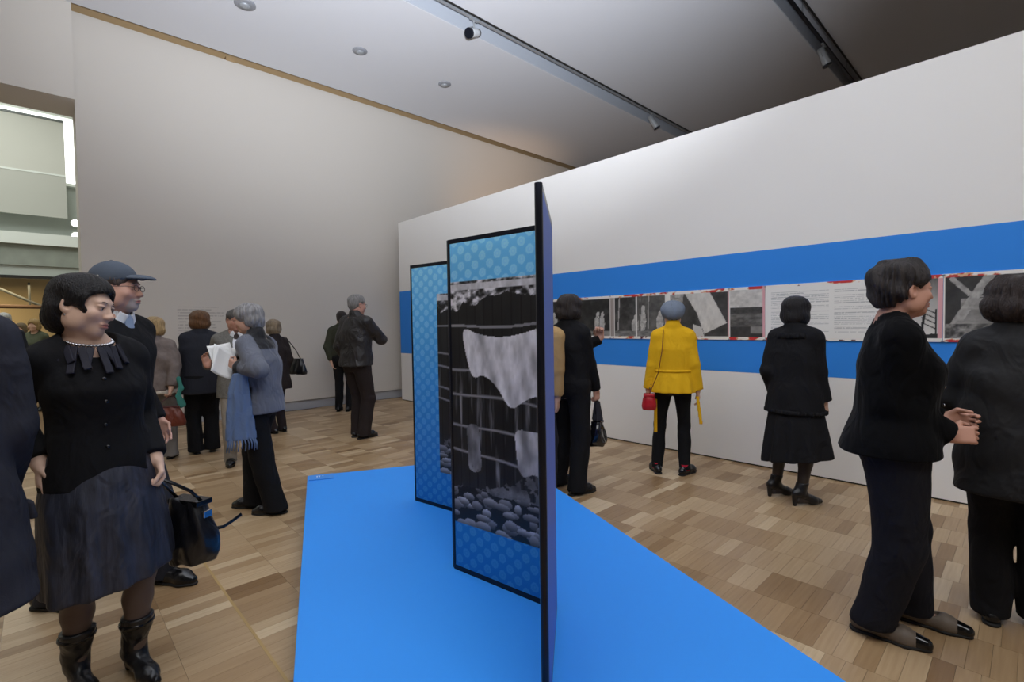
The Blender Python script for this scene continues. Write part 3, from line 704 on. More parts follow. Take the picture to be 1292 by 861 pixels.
BF = [(.80, .10, .085), (.86, .155, .112, 0, -.012), (.93, .172, .118, 0, -.012), (1.0, .150, .104), (1.08, .128, .092, 0, .004), (1.18, .138, .106, 0, .012), (1.25, .150, .122, 0, .016), (1.32, .155, .108, 0, .0), (1.38, .135, .085, 0, -.012), (1.42, .085, .066, 0, -.016), (1.46, .052, .054, 0, -.012)]
BM = [(.80, .10, .09), (.86, .150, .112, 0, -.01), (.93, .160, .118, 0, -.008), (1.0, .152, .112), (1.08, .148, .108, 0, .004), (1.18, .160, .116, 0, .008), (1.27, .172, .122, 0, .008), (1.34, .172, .108, 0, -.004), (1.39, .150, .086, 0, -.014), (1.43, .095, .070, 0, -.016), (1.47, .058, .060, 0, -.01)]
class Person:
    def __init__(s, name, label, px, top, off, sex='f', base=None, group=None, H=None, lean=0., side=0., twist=0., hunch=0., wide=1.,
                 head=(0, 0, 0), hoff=(0, 0, 0), hands=None, feet=None, step=.011, fine=None, hsc=1.):
        b = np.array(base if base is not None else onz(*px)[:2], float); s.b = b; s.az = math.atan2(b[1], b[0])
        s.hd = s.az + math.radians(off)                            # heading of the body: 0 away from the camera
        s.fw = np.array([math.cos(s.hd), math.sin(s.hd)]); s.rt = np.array([math.sin(s.hd), -math.cos(s.hd)])
        if H is None:
            d = ray(*top); t = (b @ b) / (b @ d[:2]); H = CAM[2] + d[2] * t
        s.H = H; s.s = H / 1.70; s.sex = sex; s.step = step; s.fine = fine; s.w = wide
        s.o = thing(name, label, 'person', (*b, 0), s.hd - math.pi / 2, group)
        s.zp = .53 * H; s.lean, s.side, s.tw_, s.hunch = lean, side, twist, hunch
        S = s.s
        zs = .817 * H; xs = (.140 if sex == 'f' else .168) * S * (.6 + .4 * wide)
        c, t = s.cen(zs), s.tw(zs)
        s.sh = {}
        for k, sg in (('L', -1), ('R', 1)): s.sh[k] = np.array([c[0] + sg * xs * math.cos(t), c[1] + sg * xs * math.sin(t) - .008 * S, zs - .020 * S])
        nb = s.cen(.855 * H); s.nb = np.array([nb[0], nb[1] - .012 * S, .855 * H])
        s.hs = S * hsc * (.97 if sex == 'f' else 1.0)
        hc = s.cen(.93 * H); s.hc = np.array([hc[0], hc[1] + .018 * S, H - .118 * s.hs]) + np.array(hoff)
        s.hR = rotz(math.radians(head[0]) + s.tw(H)) @ rotx(math.radians(-head[1])) @ roty(math.radians(head[2]))
        # arms
        s.arm = {}; hands = hands or {}
        for k, sg in (('L', -1), ('R', 1)):
            h = dict(hands.get(k, {})); w_ = h.get('at')
            if w_ is None: w_ = s.sh[k] + np.array([sg * .035, .05, -.49]) * S
            elif len(w_) == 2: w_ = s.loc(*w_)
            elif isinstance(w_, tuple) and len(w_) == 3 and w_[0] > 3: w_ = s.loc(*w_)
            el, wr = ik(s.sh[k], w_, .285 * S, .245 * S, h.get('pole', (sg * .3, -1, -.25)))
            s.arm[k] = dict(el=el, wr=wr, dir=np.asarray(h.get('dir', wr - el), float), palm=np.asarray(h.get('palm', (-sg, .15, 0)), float), curl=h.get('curl', .35), fine=h.get('fine'), spread=h.get('spread', 1.))
        # legs
        s.leg = {}; feet = feet or {}
        for k, sg in (('L', -1), ('R', 1)):
            f = dict(feet.get(k, {})); at = f.get('at', (sg * .085 * S, 0))
            if isinstance(at, tuple) and at[0] > 3: at = s.loc_floor(*at)
            lift = f.get('lift', 0.); ya = math.radians(f.get('yaw', -sg * 8))
            hip = np.array([s.cen(s.zp)[0] + sg * .088 * S, s.cen(s.zp)[1], .515 * H]); an = np.array([at[0], at[1], .085 * S + lift])
            kn, an = ik(hip, an, .245 * H, .23 * H, f.get('pole', (sg * .08, 1, 0)))
            s.leg[k] = dict(hip=hip, kn=kn, an=an, yaw=ya, lift=lift)
    def cen(s, z):
        z = np.asarray(z, float); a = np.maximum(z - s.zp, 0); S = s.s
        return s.side * a, s.lean * a + s.hunch * np.maximum(z - 1.2 * S, 0) ** 2 * 4
    def tw(s, z): return s.tw_ * ss(s.zp, 1.3 * s.s, np.asarray(z, float))
    def loc(s, px, py, dd=0.):
        """pixel -> local point on the upright plane through the person, dd metres further from the camera"""
        n = s.b / np.linalg.norm(s.b); d = ray(px, py); t = (np.linalg.norm(s.b) + dd) / (d[:2] @ n); P = CAM + d * t; q = P[:2] - s.b
        return np.array([q @ s.rt, q @ s.fw, P[2]])
    def loc_floor(s, px, py): q = onz(px, py)[:2] - s.b; return np.array([q @ s.rt, q @ s.fw])
    def h(s, *p): return s.hc + s.hR @ (np.array(p, float) * s.hs)
    def sec(s, rows, kx=1., ky=None): ky = kx if ky is None else ky; return [(r[0] * s.s, r[1] * s.s * s.w * kx, r[2] * s.s * s.w * ky, (r[3] if len(r) > 3 else 0) * s.s, (r[4] if len(r) > 4 else 0) * s.s) for r in rows]
    def field(s, z0, z1, step=None, pad=.16, fine=((), (), ())):
        P = [*s.sh.values(), *[a[k] for a in s.arm.values() for k in ('el', 'wr')], *[l[k] for l in s.leg.values() for k in ('kn', 'an')], s.hc]
        P = np.array(P); lo, hi = P.min(0) - pad, P.max(0) + pad; R = .24 * s.s * s.w
        return Field((min(lo[0], -R), min(lo[1], -R), z0), (max(hi[0], R), max(hi[1], R), z1), step or s.step, fine)
    # -------------------------------------------------------------- body
    def hand_ops(s, f, k):
        a = s.arm[k]; S = s.s; sg = -1 if k == 'L' else 1
        d = a['dir'] / np.linalg.norm(a['dir']); n = a['palm'] - d * (a['palm'] @ d); n = n / np.linalg.norm(n); w_ = np.cross(n, d) * -sg   # towards the thumb
        o = a['wr']; R = np.stack([w_, n, d], 1)
        f.box(o + d * .05 * S, (.037 * S, .014 * S, .048 * S), .012, .012, R)
        f.cone(a['el'] * .35 + o * .65, o + d * .012, .030 * S, .026 * S, .015)
        for i, (q, L) in enumerate(((.029, .068), (.0105, .078), (-.009, .072), (-.027, .057))):
            p = o + d * .09 * S + w_ * q * S; ang = 0; dirn = d + w_ * (.5 - i / 3) * .22 * a['spread']; dirn /= np.linalg.norm(dirn)
            c = a['curl'] * (1 + .12 * i)
            for j, fr in enumerate((.46, .32, .26)):
                ang += c * (1.0 if j else .8); e = dirn * math.cos(ang) + n * math.sin(ang); q2 = p + e * L * fr * S
                f.cone(p, q2, (.0090 - .0008 * j) * S, (.0083 - .0008 * j) * S, .003); p = q2
        p = o + d * .028 * S + w_ * .026 * S; e = d * .72 + w_ * .62 + n * .3; e /= np.linalg.norm(e); q1 = p + e * .042 * S
        e2 = d * .9 + w_ * (.15 - .3 * min(a['curl'], 1)) + n * (.3 + .5 * a['curl']); e2 /= np.linalg.norm(e2); q2 = q1 + e2 * .034 * S
        f.cone(p, q1, .014 * S, .0105 * S, .008); f.cone(q1, q2, .0100 * S, .0085 * S, .004); f.cone(q2, q2 + e2 * .018 * S, .0085 * S, .007 * S, .003)
    def body(s, skin, extra=None, face=True, legs=True, tights=None, lk=None, fine=.0045, lip=None, beard=None, sock=None):
        S, hs = s.s, s.hs; fz = s.fine or fine; lk = lk or (1. if tights else .72)
        rng = [[], [], []]
        def region(c, r, st):
            for i in range(3): rng[i].append((c[i] - r, c[i] + r, st))
        if fz < s.step: region(s.hc, .135 * hs, fz)
        for k in 'LR':
            if s.arm[k]['fine']:
                dd = s.arm[k]['dir'] / np.linalg.norm(s.arm[k]['dir']); region(s.arm[k]['wr'] + dd * .08 * S, .10, s.arm[k]['fine'])
        f = s.field(-.02, s.H + .05, max(s.step, .011), .13, rng)
        f.loft(s.sec(BF if s.sex == 'f' else BM), s.cen, s.tw, .02)
        for k in 'LR':
            a = s.arm[k]; r = 1.0 if s.sex == 'f' else 1.12
            f.cone(s.sh[k], a['el'], .046 * S * r, .036 * S * r, .03); f.cone(a['el'], a['wr'], .037 * S * r, .025 * S * r, .012); s.hand_ops(f, k)
            l = s.leg[k]; mid = l['kn'] * .68 + l['an'] * .32 + np.array([0, -.018 * S, 0])
            f.cone(l['hip'], l['kn'], .082 * S * lk, .052 * S * lk, .03); f.cone(l['kn'], mid, .050 * S * lk, .053 * S * lk, .02); f.cone(mid, l['an'], .051 * S * lk, .034 * S * lk, .02)
            F2 = rotz(l['yaw']); t0 = l['an'] + np.array([0, 0, -.04 * S]); f.cone(t0 + F2 @ np.array([0, -.03, 0]) * S, t0 + F2 @ np.array([0, .13, -.012]) * S, .028 * S, .022 * S, .02)
        for k in 'LR': f.cone(s.nb + np.array([0, -.012, .012]) * S, s.sh[k] * .75 + s.nb * .25 + np.array([0, .004, -.012]), .036 * S, .032 * S, .03)
        f.cone(s.nb - np.array([0, .008, .03]) * S, s.h(0, -.02, -.055), .056 * S, .052 * hs * (1 if s.sex == 'f' else 1.1), .03)
        g = lambda c, r, k=.012, R=None, mode='u': f.ell(s.h(*c), np.array(r) * hs, k * hs, s.hR if R is None else s.hR @ R, mode)
        g((0, -.014, .032), (.074, .094, .084)); g((0, .022, -.032), (.060, .070, .080), .03); g((0, .060, -.092), (.026, .022, .020), .03)
        for q in (-1, 1):
            g((q * .058, .012, -.055), (.018, .036, .036), .03); g((q * .042, .058, -.028), (.022, .024, .020), .025)
            g((q * .078, -.008, -.008), (.009, .019, .032), .006, rotz(q * .35)); g((q * .0795, -.004, -.006), (.006, .010, .018), .006, rotz(q * .35), 's')
        if face:
            g((0, .077, .020), (.046, .016, .012), .02)
            for q in (-1, 1):
                g((q * .031, .096, .001), (.020, .015, .013), .012, None, 's'); g((q * .031, .0755, -.001), (.016, .0145, .0115), .004)
                g((q * .031, .0815, .0065), (.018, .0105, .0052), .004); g((q * .012, .098, -.036), (.009, .011, .008), .006)
            f.cone(s.h(0, .083, .008), s.h(0, .102, -.031), .0078 * hs, .0102 * hs, .012 * hs)
            g((0, .086, -.063), (.024, .013, .0062), .006); g((0, .086, -.0735), (.020, .0125, .0068), .006); g((0, .100, -.0682), (.026, .012, .0018), .003, None, 's')
        if extra: extra(f)
        base = np.array(srgb(*skin)); lipc = np.array(srgb(*(lip or (skin[0] * .82, skin[1] * .58, skin[2] * .58))))
        def color(P):
            C = np.tile(base, (len(P), 1)); q = ((P - s.hc) @ s.hR) / hs
            if face:
                m = np.exp(-(((q[:, 0]) / .021) ** 4 + ((q[:, 2] + .068) / .0105) ** 4)) * (q[:, 1] > .07); C = C * (1 - m[:, None]) + lipc * m[:, None]
                ck = np.exp(-(((np.abs(q[:, 0]) - .042) / .02) ** 2 + ((q[:, 2] + .03) / .02) ** 2)) * (q[:, 1] > .03) * .25
                C = C * (1 - ck[:, None]) + base * np.array([1.05, .72, .68]) * ck[:, None]
                el = np.exp(-(((np.abs(q[:, 0]) - .031) / .016) ** 4 + ((q[:, 2] - .0015) / .0035) ** 2)) * (q[:, 1] > .068); C = C * (1 - .8 * el[:, None])
                if beard is not None:
                    bm = ss(-.045, -.06, q[:, 2]) * ss(.035, .06, q[:, 1]) * (np.abs(q[:, 0]) < .04) * ((np.abs(q[:, 2] + .068) > .008) | (np.abs(q[:, 0]) > .02)) * .75
                    C = C * (1 - bm[:, None]) + np.array(srgb(*beard)) * bm[:, None]
            if tights is not None:
                m = (P[:, 2] < .9 * S) & (np.abs(P[:, 0]) < .35 * S) & ~np.any([np.linalg.norm(P - (s.arm[k]['wr'] + s.arm[k]['dir'] / np.linalg.norm(s.arm[k]['dir']) * .06), axis=1) < .14 for k in 'LR'], axis=0)
                C[m] = srgb(*tights)
            return C
        s.bo = f.build('body', mat('skin', attr='col', rough=.5, spec=.35), s.o, color, 1)
        if face:
            for q in (-1, 1):
                MB().lathe([(.0005, -.0118), (.006, -.010), (.0112, -.004), (.0118, 0), (.0112, .004), (.0065, .0098)], 14, s.h(q * .031, .0775, -.001), s.hR @ rotx(-math.pi / 2)).build('eye', mat('eye_white', srgb(225, 220, 214), .25), s.bo, True)
                MB().lathe([(.0066, .0096), (.004, .0114), (.0005, .0122)], 12, s.h(q * .031, .0775, -.001), s.hR @ rotx(-math.pi / 2)).build('iris', mat('eye_dark', srgb(38, 26, 20), .2), s.bo, True)
        return s.bo
    def brows(s, M, th=.003):
        for q in (-1, 1):
            MB().tube([s.h(q * x, y, z) for x, y, z in ((.013, .091, .018), (.024, .0905, .0225), (.036, .085, .023), (.048, .073, .017))], np.array([.8, 1, .9, .4]) * th * s.hs, 6, True, 1.3).build('eyebrow', M, s.o, True)
    # -------------------------------------------------------------- clothes
    def top(s, name, M, rows, z1=1.445, sl=(.060, .052, .046), cuff=.0, kx=1., fold=.003, arms='LR', mod=None, step=None, collar=None, extra=None, color=None, shoulder=.062, neck=None):
        """rows: sections for the lower part below the armpit; shoulders and sleeves follow the body"""
        S = s.s; b = BF if s.sex == 'f' else BM
        up = [(r[0], r[1] + .014, r[2] + .014, 0, r[4] if len(r) > 4 else 0) for r in b if r[0] >= 1.30 and r[0] <= z1]
        rr = [r for r in rows if r[0] < 1.30] + up
        z0 = min(r[0] for r in rr) * S
        zlo = min([z0] + [s.arm[k]['wr'][2] for k in arms]) - .05
        f = s.field(zlo, .88 * s.H + .03, step or s.step, .12)
        f.loft(s.sec(rr, kx), s.cen, s.tw, .02, 2.3, mod=mod)
        for k in arms:
            a = s.arm[k]; sg = -1 if k == 'L' else 1
            c = s.sh[k] * .72 + np.array([s.cen(s.sh[k][2])[0], s.cen(s.sh[k][2])[1], s.sh[k][2]]) * .28 + np.array([0, 0, .012]) * S
            f.cone(c, s.sh[k], shoulder * S, (shoulder - .002) * S, .04)
            f.cone(s.nb + np.array([0, -.014, .016]) * S, s.sh[k] * .75 + s.nb * .25 + np.array([0, 0, .01]), .052 * S, .052 * S, .03)
            f.cone(s.sh[k], a['el'], sl[0] * S, sl[1] * S, .035); e = a['wr'] + (a['wr'] - a['el']) / np.linalg.norm(a['wr'] - a['el']) * cuff
            f.cone(a['el'], e, sl[1] * S, sl[2] * S, .015)
        f.cone(s.nb + np.array([0, -.012, -.06]) * S, s.nb + np.array([0, -.010, .006]) * S, .076 * S, .066 * S, .02)
        if fold: f.ripple(fold, 16, 14, 22, s.b[0] * 9)
        for k in arms:                                              # clean cuff
            a = s.arm[k]; u = (a['wr'] - a['el']) / np.linalg.norm(a['wr'] - a['el']); e = a['wr'] + u * (cuff - .012); r = sl[2] * S + .02
            f.op(lambda x, y, z: np.maximum(-((x - e[0]) * u[0] + (y - e[1]) * u[1] + (z - e[2]) * u[2]), np.sqrt((x - e[0]) ** 2 + (y - e[1]) ** 2 + (z - e[2]) ** 2) - r), e - r, e + r, .003, 's')
        f.plane((0, 0, -1), -z0 if z0 < zlo + .06 else -(zlo + .004))
        if neck is None: f.cone(s.nb + np.array([0, .012, -.012]) * S, s.nb + np.array([0, .03, .2]) * S, .052 * S, .075 * S, .006, 's')
        else: neck(f)
        if collar: f.cone(s.nb + np.array([0, -.006, -.015]) * S, s.nb + np.array([0, .006, collar]) * S, .070 * S, .064 * S, .012); f.cone(s.nb + np.array([0, .012, -.01]) * S, s.nb + np.array([0, .03, .2]) * S, .054 * S, .068 * S, .004, 's')
        if extra: extra(f)
        return f.build(name, M, s.o, color, 1)
    def trousers(s, M, r=(.098, .070, .062), hem=.03, zt=1.03, fold=.0035, kx=1.04, step=None, flare=1., name='trousers'):
        S = s.s; f = s.field(hem * S - .02, zt * S + .04, step, .16)
        b = BF if s.sex == 'f' else BM
        f.loft(s.sec([(q[0], q[1] + .012, q[2] + .012, *(q[3:])) for q in b if q[0] <= zt + .06], kx), s.cen, None, .02)
        for k in 'LR':
            l = s.leg[k]; an = l['an'] + np.array([0, -.006, hem * S - .085 * S - l['lift'] * 0])
            an[2] = hem * S + l['lift'] - .03; h = l['hip'].copy(); h[2] += .03 * S
            f.cone(h, l['kn'], r[0] * S * s.w, r[1] * S, .035); f.cone(l['kn'], an, r[1] * S, r[2] * S * flare, .02)
        if fold: f.ripple(fold, 13, 15, 19, s.b[1] * 7, [a[0] for a in f.ax], [f.ax[0][-1], f.ax[1][-1], .8 * S])
        lz = {k: s.leg[k]['lift'] for k in 'LR'}
        f.plane((0, 0, -1), -(hem * S)); f.plane((0, 0, 1), zt * S)
        return f.build(name, M, s.o, None, 1)
    def skirt(s, M, rows, n=16, amp=.05, kx=1., step=None, tilt=(0, 0), z_ref=.5, ph=0., name='skirt', color=None):
        S = s.s; R = s.sec(rows, kx); z0, z1 = min(r[0] for r in R), max(r[0] for r in R)
        f = Field((-.5, -.5, z0 - .14), (.5, .5, z1 + .03), step or s.step)
        mod = lambda th, z: 1 + amp * (np.sin(n * th + ph + 2 * np.sin(2 * th)) + .4 * np.sin(n * .5 * th + 1 + 3 * z)) * ss(z1, z0, z)
        f.loft(R + [(z0 - .12, R[0][1] * 1.0, R[0][2], R[0][3], R[0][4])] if tilt != (0, 0) else R, s.cen, None, .01, 2.0, mod=mod)
        if tilt != (0, 0): f.plane((tilt[0], tilt[1], -1), -z0)
        return f.build(name, M, s.o, color, 1)
    def shoe(s, k, M, kind='shoe', name='shoe', sole=None, L=None, vamp=None, shaft=.0, heel=.0, wd=1., toe=0.):
        l = s.leg[k]; S = s.s; R = rotz(l['yaw']); o = np.array([l['an'][0], l['an'][1], l['lift']]); P = lambda x, y, z: o + R @ (np.array([x, y, z]) * S)
        L = L or 1.0; zt = .10 + shaft
        f = Field(np.minimum(P(-.1, -.12, 0), P(.1, .25, 0)) - .1, np.maximum(P(-.1, -.12, zt), P(.1, .25, zt)) + .1, .006 if s.step <= .0115 else .008)
        f.ax[2] = f.ax[2][f.ax[2] > -.03 + l['lift']]; f.v = np.full([len(a) for a in f.ax], .3, np.float32)
        hz = .034 + heel
        if heel > .03:
            f.chain([P(0, -.052, hz), P(0, .02, hz * .86), P(0, .10, .034), P(0, (.165 + toe) * L, .026)], np.array([.033, .032, .038 * wd, .021]) * S, .02)
        else:
            f.chain([P(0, -.05, .040), P(0, .04, .044), P(0, .115, .033), P(0, (.168 + toe) * L, .025)], np.array([.034, .037, .041 * wd, .026]) * S, .03)
        if kind == 'boot' or shaft:
            at = lambda z: l['an'] + (l['kn'] - l['an']) * (z * S + l['lift'] - l['an'][2]) / (l['kn'][2] - l['an'][2]) + np.array([0, -.010 * S, 0])
            f.cone(P(0, -.012, hz + .02), at(zt), .044 * S, (.060 if shaft > .1 else .046) * S, .03)
            if shaft > .1: f.ripple(.0022, 40, 30, 60, 1.)
        else:
            f.cone(P(0, -.02, hz + .02), P(0, -.015, hz + .045), .038 * S, .036 * S, .02)
            f.cone(P(0, -.005, hz + .055), P(0, .0, hz + .2), .032 * S, .04 * S, .005, 's')
            if vamp: f.ell(P(0, .035, hz + .038), (.034 * S, .062 * S, .028 * S), .006, R, 's')
        f.plane((0, 0, 1), zt * S + l['lift'])
        f.plane((0, 0, -1), -(.012 * S + l['lift']) if heel < .03 else -(.006 * S + l['lift']))
        ob = f.build(name, M, s.o, None, 1)
        g = Field([a[0] for a in f.ax], [a[-1] for a in f.ax], .006 if s.step <= .0115 else .008)
        if heel > .03: g.cone(P(0, -.060, 0), P(0, -.055, hz), .014 * S, .028 * S, .006); g.plane((0, 0, -1), -l['lift']); g.build('heel', sole or M, ob)
        else:
            g.chain([P(0, -.052, .008), P(0, .03, .008), P(0, .115, .008), P(0, (.168 + toe) * L, .008)], np.array([.036, .034, .043 * wd, .028]) * S, .02)
            g.plane((0, 0, 1), .016 * S + l['lift']); g.plane((0, 0, -1), -l['lift']); g.build('sole', sole or M, ob)
        return ob
    # -------------------------------------------------------------- hair; built in head coordinates
    def hairdo(s, M, parts, cuts, strand=.0022, nst=34, step=None, name='hair', parent=None, smooth=1, wob=.004, vol=1.):
        hs = s.hs; c = s.hc; R = .23 * hs
        f = Field(c - R, c + R, step or (.0048 if s.step <= .0115 else .007))
        for p in parts:
            if p[0] == 'e': f.ell(s.h(*p[1]), np.array(p[2]) * hs * np.array([vol, (1 + vol) / 2, 1 + (vol - 1) * .3]), (p[3] if len(p) > 3 else .02) * hs, s.hR @ (p[4] if len(p) > 4 else np.eye(3)))
            else: f.cone(s.h(*p[1]), s.h(*p[2]), p[3] * hs, p[4] * hs, (p[5] if len(p) > 5 else .02) * hs)
        hr = s.hR
        def st(x, y, z):
            X, Y, Z = x - c[0], y - c[1], z - c[2]; q = [(hr[0, i] * X + hr[1, i] * Y + hr[2, i] * Z) / hs for i in range(3)]
            th = np.arctan2(q[0], q[1] + .03); r = np.sqrt(q[0] ** 2 + (q[1] + .03) ** 2)
            return (strand * np.sin(nst * th + 9 * q[2] + 2.5 * np.sin(5 * th + 14 * q[2])) * np.clip(r / .06, 0, 1) + wob * np.sin(31 * q[0] + 2 * np.sin(22 * q[2])) * np.sin(27 * q[1] + 24 * q[2])) * hs
        f.op(st, c - R, c + R, 0, 'd', 0)
        for p in cuts:
            if p[0] == 'e': f.ell(s.h(*p[1]), np.array(p[2]) * hs, (p[3] if len(p) > 3 else .012) * hs, s.hR @ (p[4] if len(p) > 4 else np.eye(3)), 's')
            elif p[0] == 'p': n = s.hR @ np.array(p[1], float); f.plane(n, n @ s.h(*(np.array(p[1], float) * p[2])), .01)
        f.ell(s.h(0, -.010, .028), np.array([.066, .085, .074]) * hs, .004, s.hR, 's')
        return f.build(name, M, parent or s.o, None, smooth)
def hair_mat(name, c, rough=.45, var=.35):
    return mat(name, srgb(*c), rough, var=var, vscale=22, stretch=(3, 3, .5), bump=.8, bscale=110, spec=.4)
SHORT = ([('e', (0, -.016, .040), (.083, .104, .088)), ('e', (0, -.05, .0), (.070, .062, .075))],
         [('e', (0, .085, -.035), (.078, .062, .080)), ('e', (0, .03, -.075), (.12, .085, .060)), ('e', (.085, .008, -.01), (.022, .030, .036), .006), ('e', (-.085, .008, -.01), (.022, .030, .036), .006), ('p', (0, 0, -1), .085)])
BOB = ([('e', (0, -.014, .040), (.090, .108, .090)), ('e', (0, -.030, -.035), (.094, .088, .082), .03), ('e', (.070, .005, -.04), (.026, .05, .06), .02), ('e', (-.070, .005, -.04), (.026, .05, .06), .02)],
       [('e', (0, .088, -.045), (.062, .066, .086)), ('e', (0, .05, -.10), (.062, .06, .055)), ('p', (0, 0, -1), .105)])
# ================================================================== THE VISITORS
def cloth(name, c, rough=.88, bump=.12, bscale=260, fold=.35, **kw): return mat(name, srgb(*c), rough, bump=bump, bscale=bscale, fold=fold, spec=kw.pop('spec', .25), **kw)
K_knit = cloth('black_knit', (19, 19, 22)); K_wool = cloth('black_wool', (22, 22, 25)); K_velvet = cloth('black_velvet', (11, 11, 13), .9, sheen=.05, spec=.1)
K_suit = cloth('charcoal_suiting', (44, 45, 52)); K_navy = cloth('navy_trousers', (24, 25, 33)); K_blk = cloth('black_trousers', (19, 19, 22))
K_leather = mat('black_leather', srgb(20, 20, 23), .34, bump=.35, bscale=28, fold=.3); K_shoe = mat('black_shoe_leather', srgb(18, 18, 20), .25, bump=.1, bscale=40)
K_hair = hair_mat('black_hair', (22, 19, 20), .35); K_sole = mat('rubber_sole', srgb(20, 19, 19), .7)
M_silver = mat('silver_metal', srgb(205, 205, 208), .22, 1.); M_wht = cloth('white_shirt_cotton', (226, 228, 232), .8, fold=.15)
SKIN = (214, 172, 148); SKIN2 = (206, 160, 134)
def J(*r): return list(r)
TOPF = J((.90, .186, .138, 0, -.01), (1.0, .166, .122), (1.08, .148, .112, 0, .004), (1.18, .156, .126, 0, .012), (1.25, .166, .140, 0, .016))
TOPM = J((.90, .182, .138, 0, -.006), (1.0, .176, .132), (1.08, .172, .128, 0, .004), (1.18, .180, .134, 0, .008), (1.26, .188, .138, 0, .008))
def tube_on(P, name, pts, r, M, n=8, flat=None): return MB().tube(pts, r, n, True, flat).build(name, M, P.o, True)
def arc(a, b, sag, n=9):
    a, b, t = np.array(a, float), np.array(b, float), np.linspace(0, 1, n)[:, None]; return a + (b - a) * t + np.array([0, 0, -1]) * sag * 4 * t * (1 - t)
def wpt(P, l): l = np.asarray(l, float); q = P.b + P.rt * l[0] + P.fw * l[1]; return np.array([q[0], q[1], l[2]])
def bag_thing(name, label, at, rz, M, w, d, h, handle, taper=.75, cat='handbag', M2=None, round_=.02, step=.007, pleat=.003, hr=.006, flat=None, hold=None):
    """soft bag hanging below point 'at' (world): body, handle from the two top corners to 'at', clasp"""
    t = thing(name, label, cat, at, rz); ap = np.zeros(3) if hold is None else rotz(-rz) @ (np.asarray(hold) - np.asarray(at))
    f = Field((-w - .05, -d - .05, -handle - h - .04), (w + .05, d + .05, -handle + .05), step)
    f.loft([(-handle - h, w * .9, d * .85), (-handle - h * .85, w, d), (-handle - h * .45, w * (.4 * taper + .6), d * .85), (-handle - .01, w * taper, d * .5)], None, None, .01, 3.2)
    f.ripple(pleat, 45, 30, 22, w * 9); f.build('bag_body', M, t, None, 1)
    mb = MB(); mb.tube([(-w * taper * .8, 0, -handle - .015), np.array([-w * taper * .75, 0, -handle * .6]) + ap * .4, np.array([-.02, 0, -.004]) + ap, np.array([.02, 0, -.004]) + ap, np.array([w * taper * .75, 0, -handle * .6]) + ap * .4, (w * taper * .8, 0, -handle - .015)], hr, 8, True, flat); mb.build('handle', M2 or M, t, True)
    for q in (-1, 1): MB().lathe([(.007, 0), (.009, .004), (.009, .012), (.006, .016)], 10, (q * w * taper * .78, -d * .3, -handle - .02)).build('ring', M_silver, t, True)
    MB().box((-w * taper * .98, -d * .52, -handle - .03), (w * taper * .98, d * .52, -handle - .006)).build('top_band', M2 or M, t, False, bevel=.004)
    return t

# ------------------------------------------------------------------ woman with the ribbon-neck cardigan
p = Person('person', 'woman with black bob in ribbon-neck black cardigan and dark crinkled skirt, glancing aside', (140, 864), (93, 349), 197, H=None, step=.008, fine=.0033, side=.055, lean=.03,
           head=(43, 9, -5), hoff=(.012, .0, .0), hsc=1.04, hands={'R': dict(at=(50, 583, -.02), dir=(.05, .25, -1), fine=.005, curl=.3), 'L': dict(at=(196, 578, -.02), dir=(-.1, .1, -1), fine=.005, curl=1.15, palm=(1, .1, 0))},
           feet={'R': dict(at=(98, 868), yaw=0), 'L': dict(at=(172, 850), yaw=4)})
p.body((222, 186, 164), tights=(100, 84, 76), lip=(178, 110, 108)); p.brows(mat('dark_brow', srgb(52, 42, 40), .8), .0022)
def ribbon_neck(f): f.cone(p.nb + np.array([0, .02, -.035]), p.nb + np.array([0, .05, .18]), .078, .10, .006, 's')
cg = p.top('cardigan', K_knit, J((.86, .196, .146, 0, -.008), (.94, .186, .138), (1.04, .162, .122), (1.10, .154, .118, 0, .004), (1.18, .160, .130, 0, .012), (1.25, .170, .144, 0, .016)), sl=(.060, .054, .046), cuff=.0, neck=ribbon_neck, fold=.003, step=.008)
RB = cloth('navy_ribbon', (32, 32, 44), .6, fold=.1)
for k, (a, L, tl) in enumerate(((-1.5, .05, .5), (-1.15, .06, .35), (-.9, .075, -.3), (-.55, .09, -.25), (-.3, .07, .25), (-.1, .10, .05), (.25, .075, -.2), (.5, .085, .3), (.75, .10, .1), (1.0, .07, .6), (1.25, .06, .2), (1.8, .05, 0), (2.5, .04, 0), (3.3, .04, 0), (4.1, .04, 0))):
    c = p.nb + np.array([math.sin(a) * .098, .020 + math.cos(a) * .088, -.030 - .018 * max(0, math.cos(a))]) * p.s; R = rotz(-a) @ rotx(.5) @ roty(tl)
    MB().box((-.013, -.004, -L), (.012, .006, .012), R, c).build('ribbon', RB, cg, False, bevel=.003)
for z in (1.245, 1.16, 1.07, .985): MB().lathe([(.002, 0), (.007, .001), (.007, .004), (.002, .006)], 10, (p.cen(z)[0] + .012, p.cen(z)[1] + .131 + (.022 if z > 1.15 else -.008) * (1 if z > 1.1 else .6), z), rotx(-math.pi / 2)).build('button', K_shoe, cg, True)
p.skirt(mat('crinkled_skirt', srgb(44, 47, 60), .6, var=.55, vscale=26, stretch=(1.6, 1.6, .22), bump=.5, bscale=34, fold=.4), J((.455, .226, .190, -.02), (.60, .220, .182, -.015), (.80, .205, .165), (.92, .188, .142), (1.0, .160, .120)), 11, .045, tilt=(-.13, 0), step=.008)
for k in 'LR': b = p.shoe(k, K_leather, 'boot', 'ankle_boot', shaft=.165, heel=.055)
for k in 'LR':
    l = p.leg[k]; o = l['an'] + (l['kn'] - l['an']) * (.235 * p.s - l['an'][2]) / (l['kn'][2] - l['an'][2]) + np.array([0, -.010, 0]); MB().tube([o + np.array([math.sin(a) * .056, math.cos(a) * .056, 0]) for a in np.linspace(0, 6.28, 20)], .010, 6, True, .6).build('boot_strap', K_shoe, p.o, True)
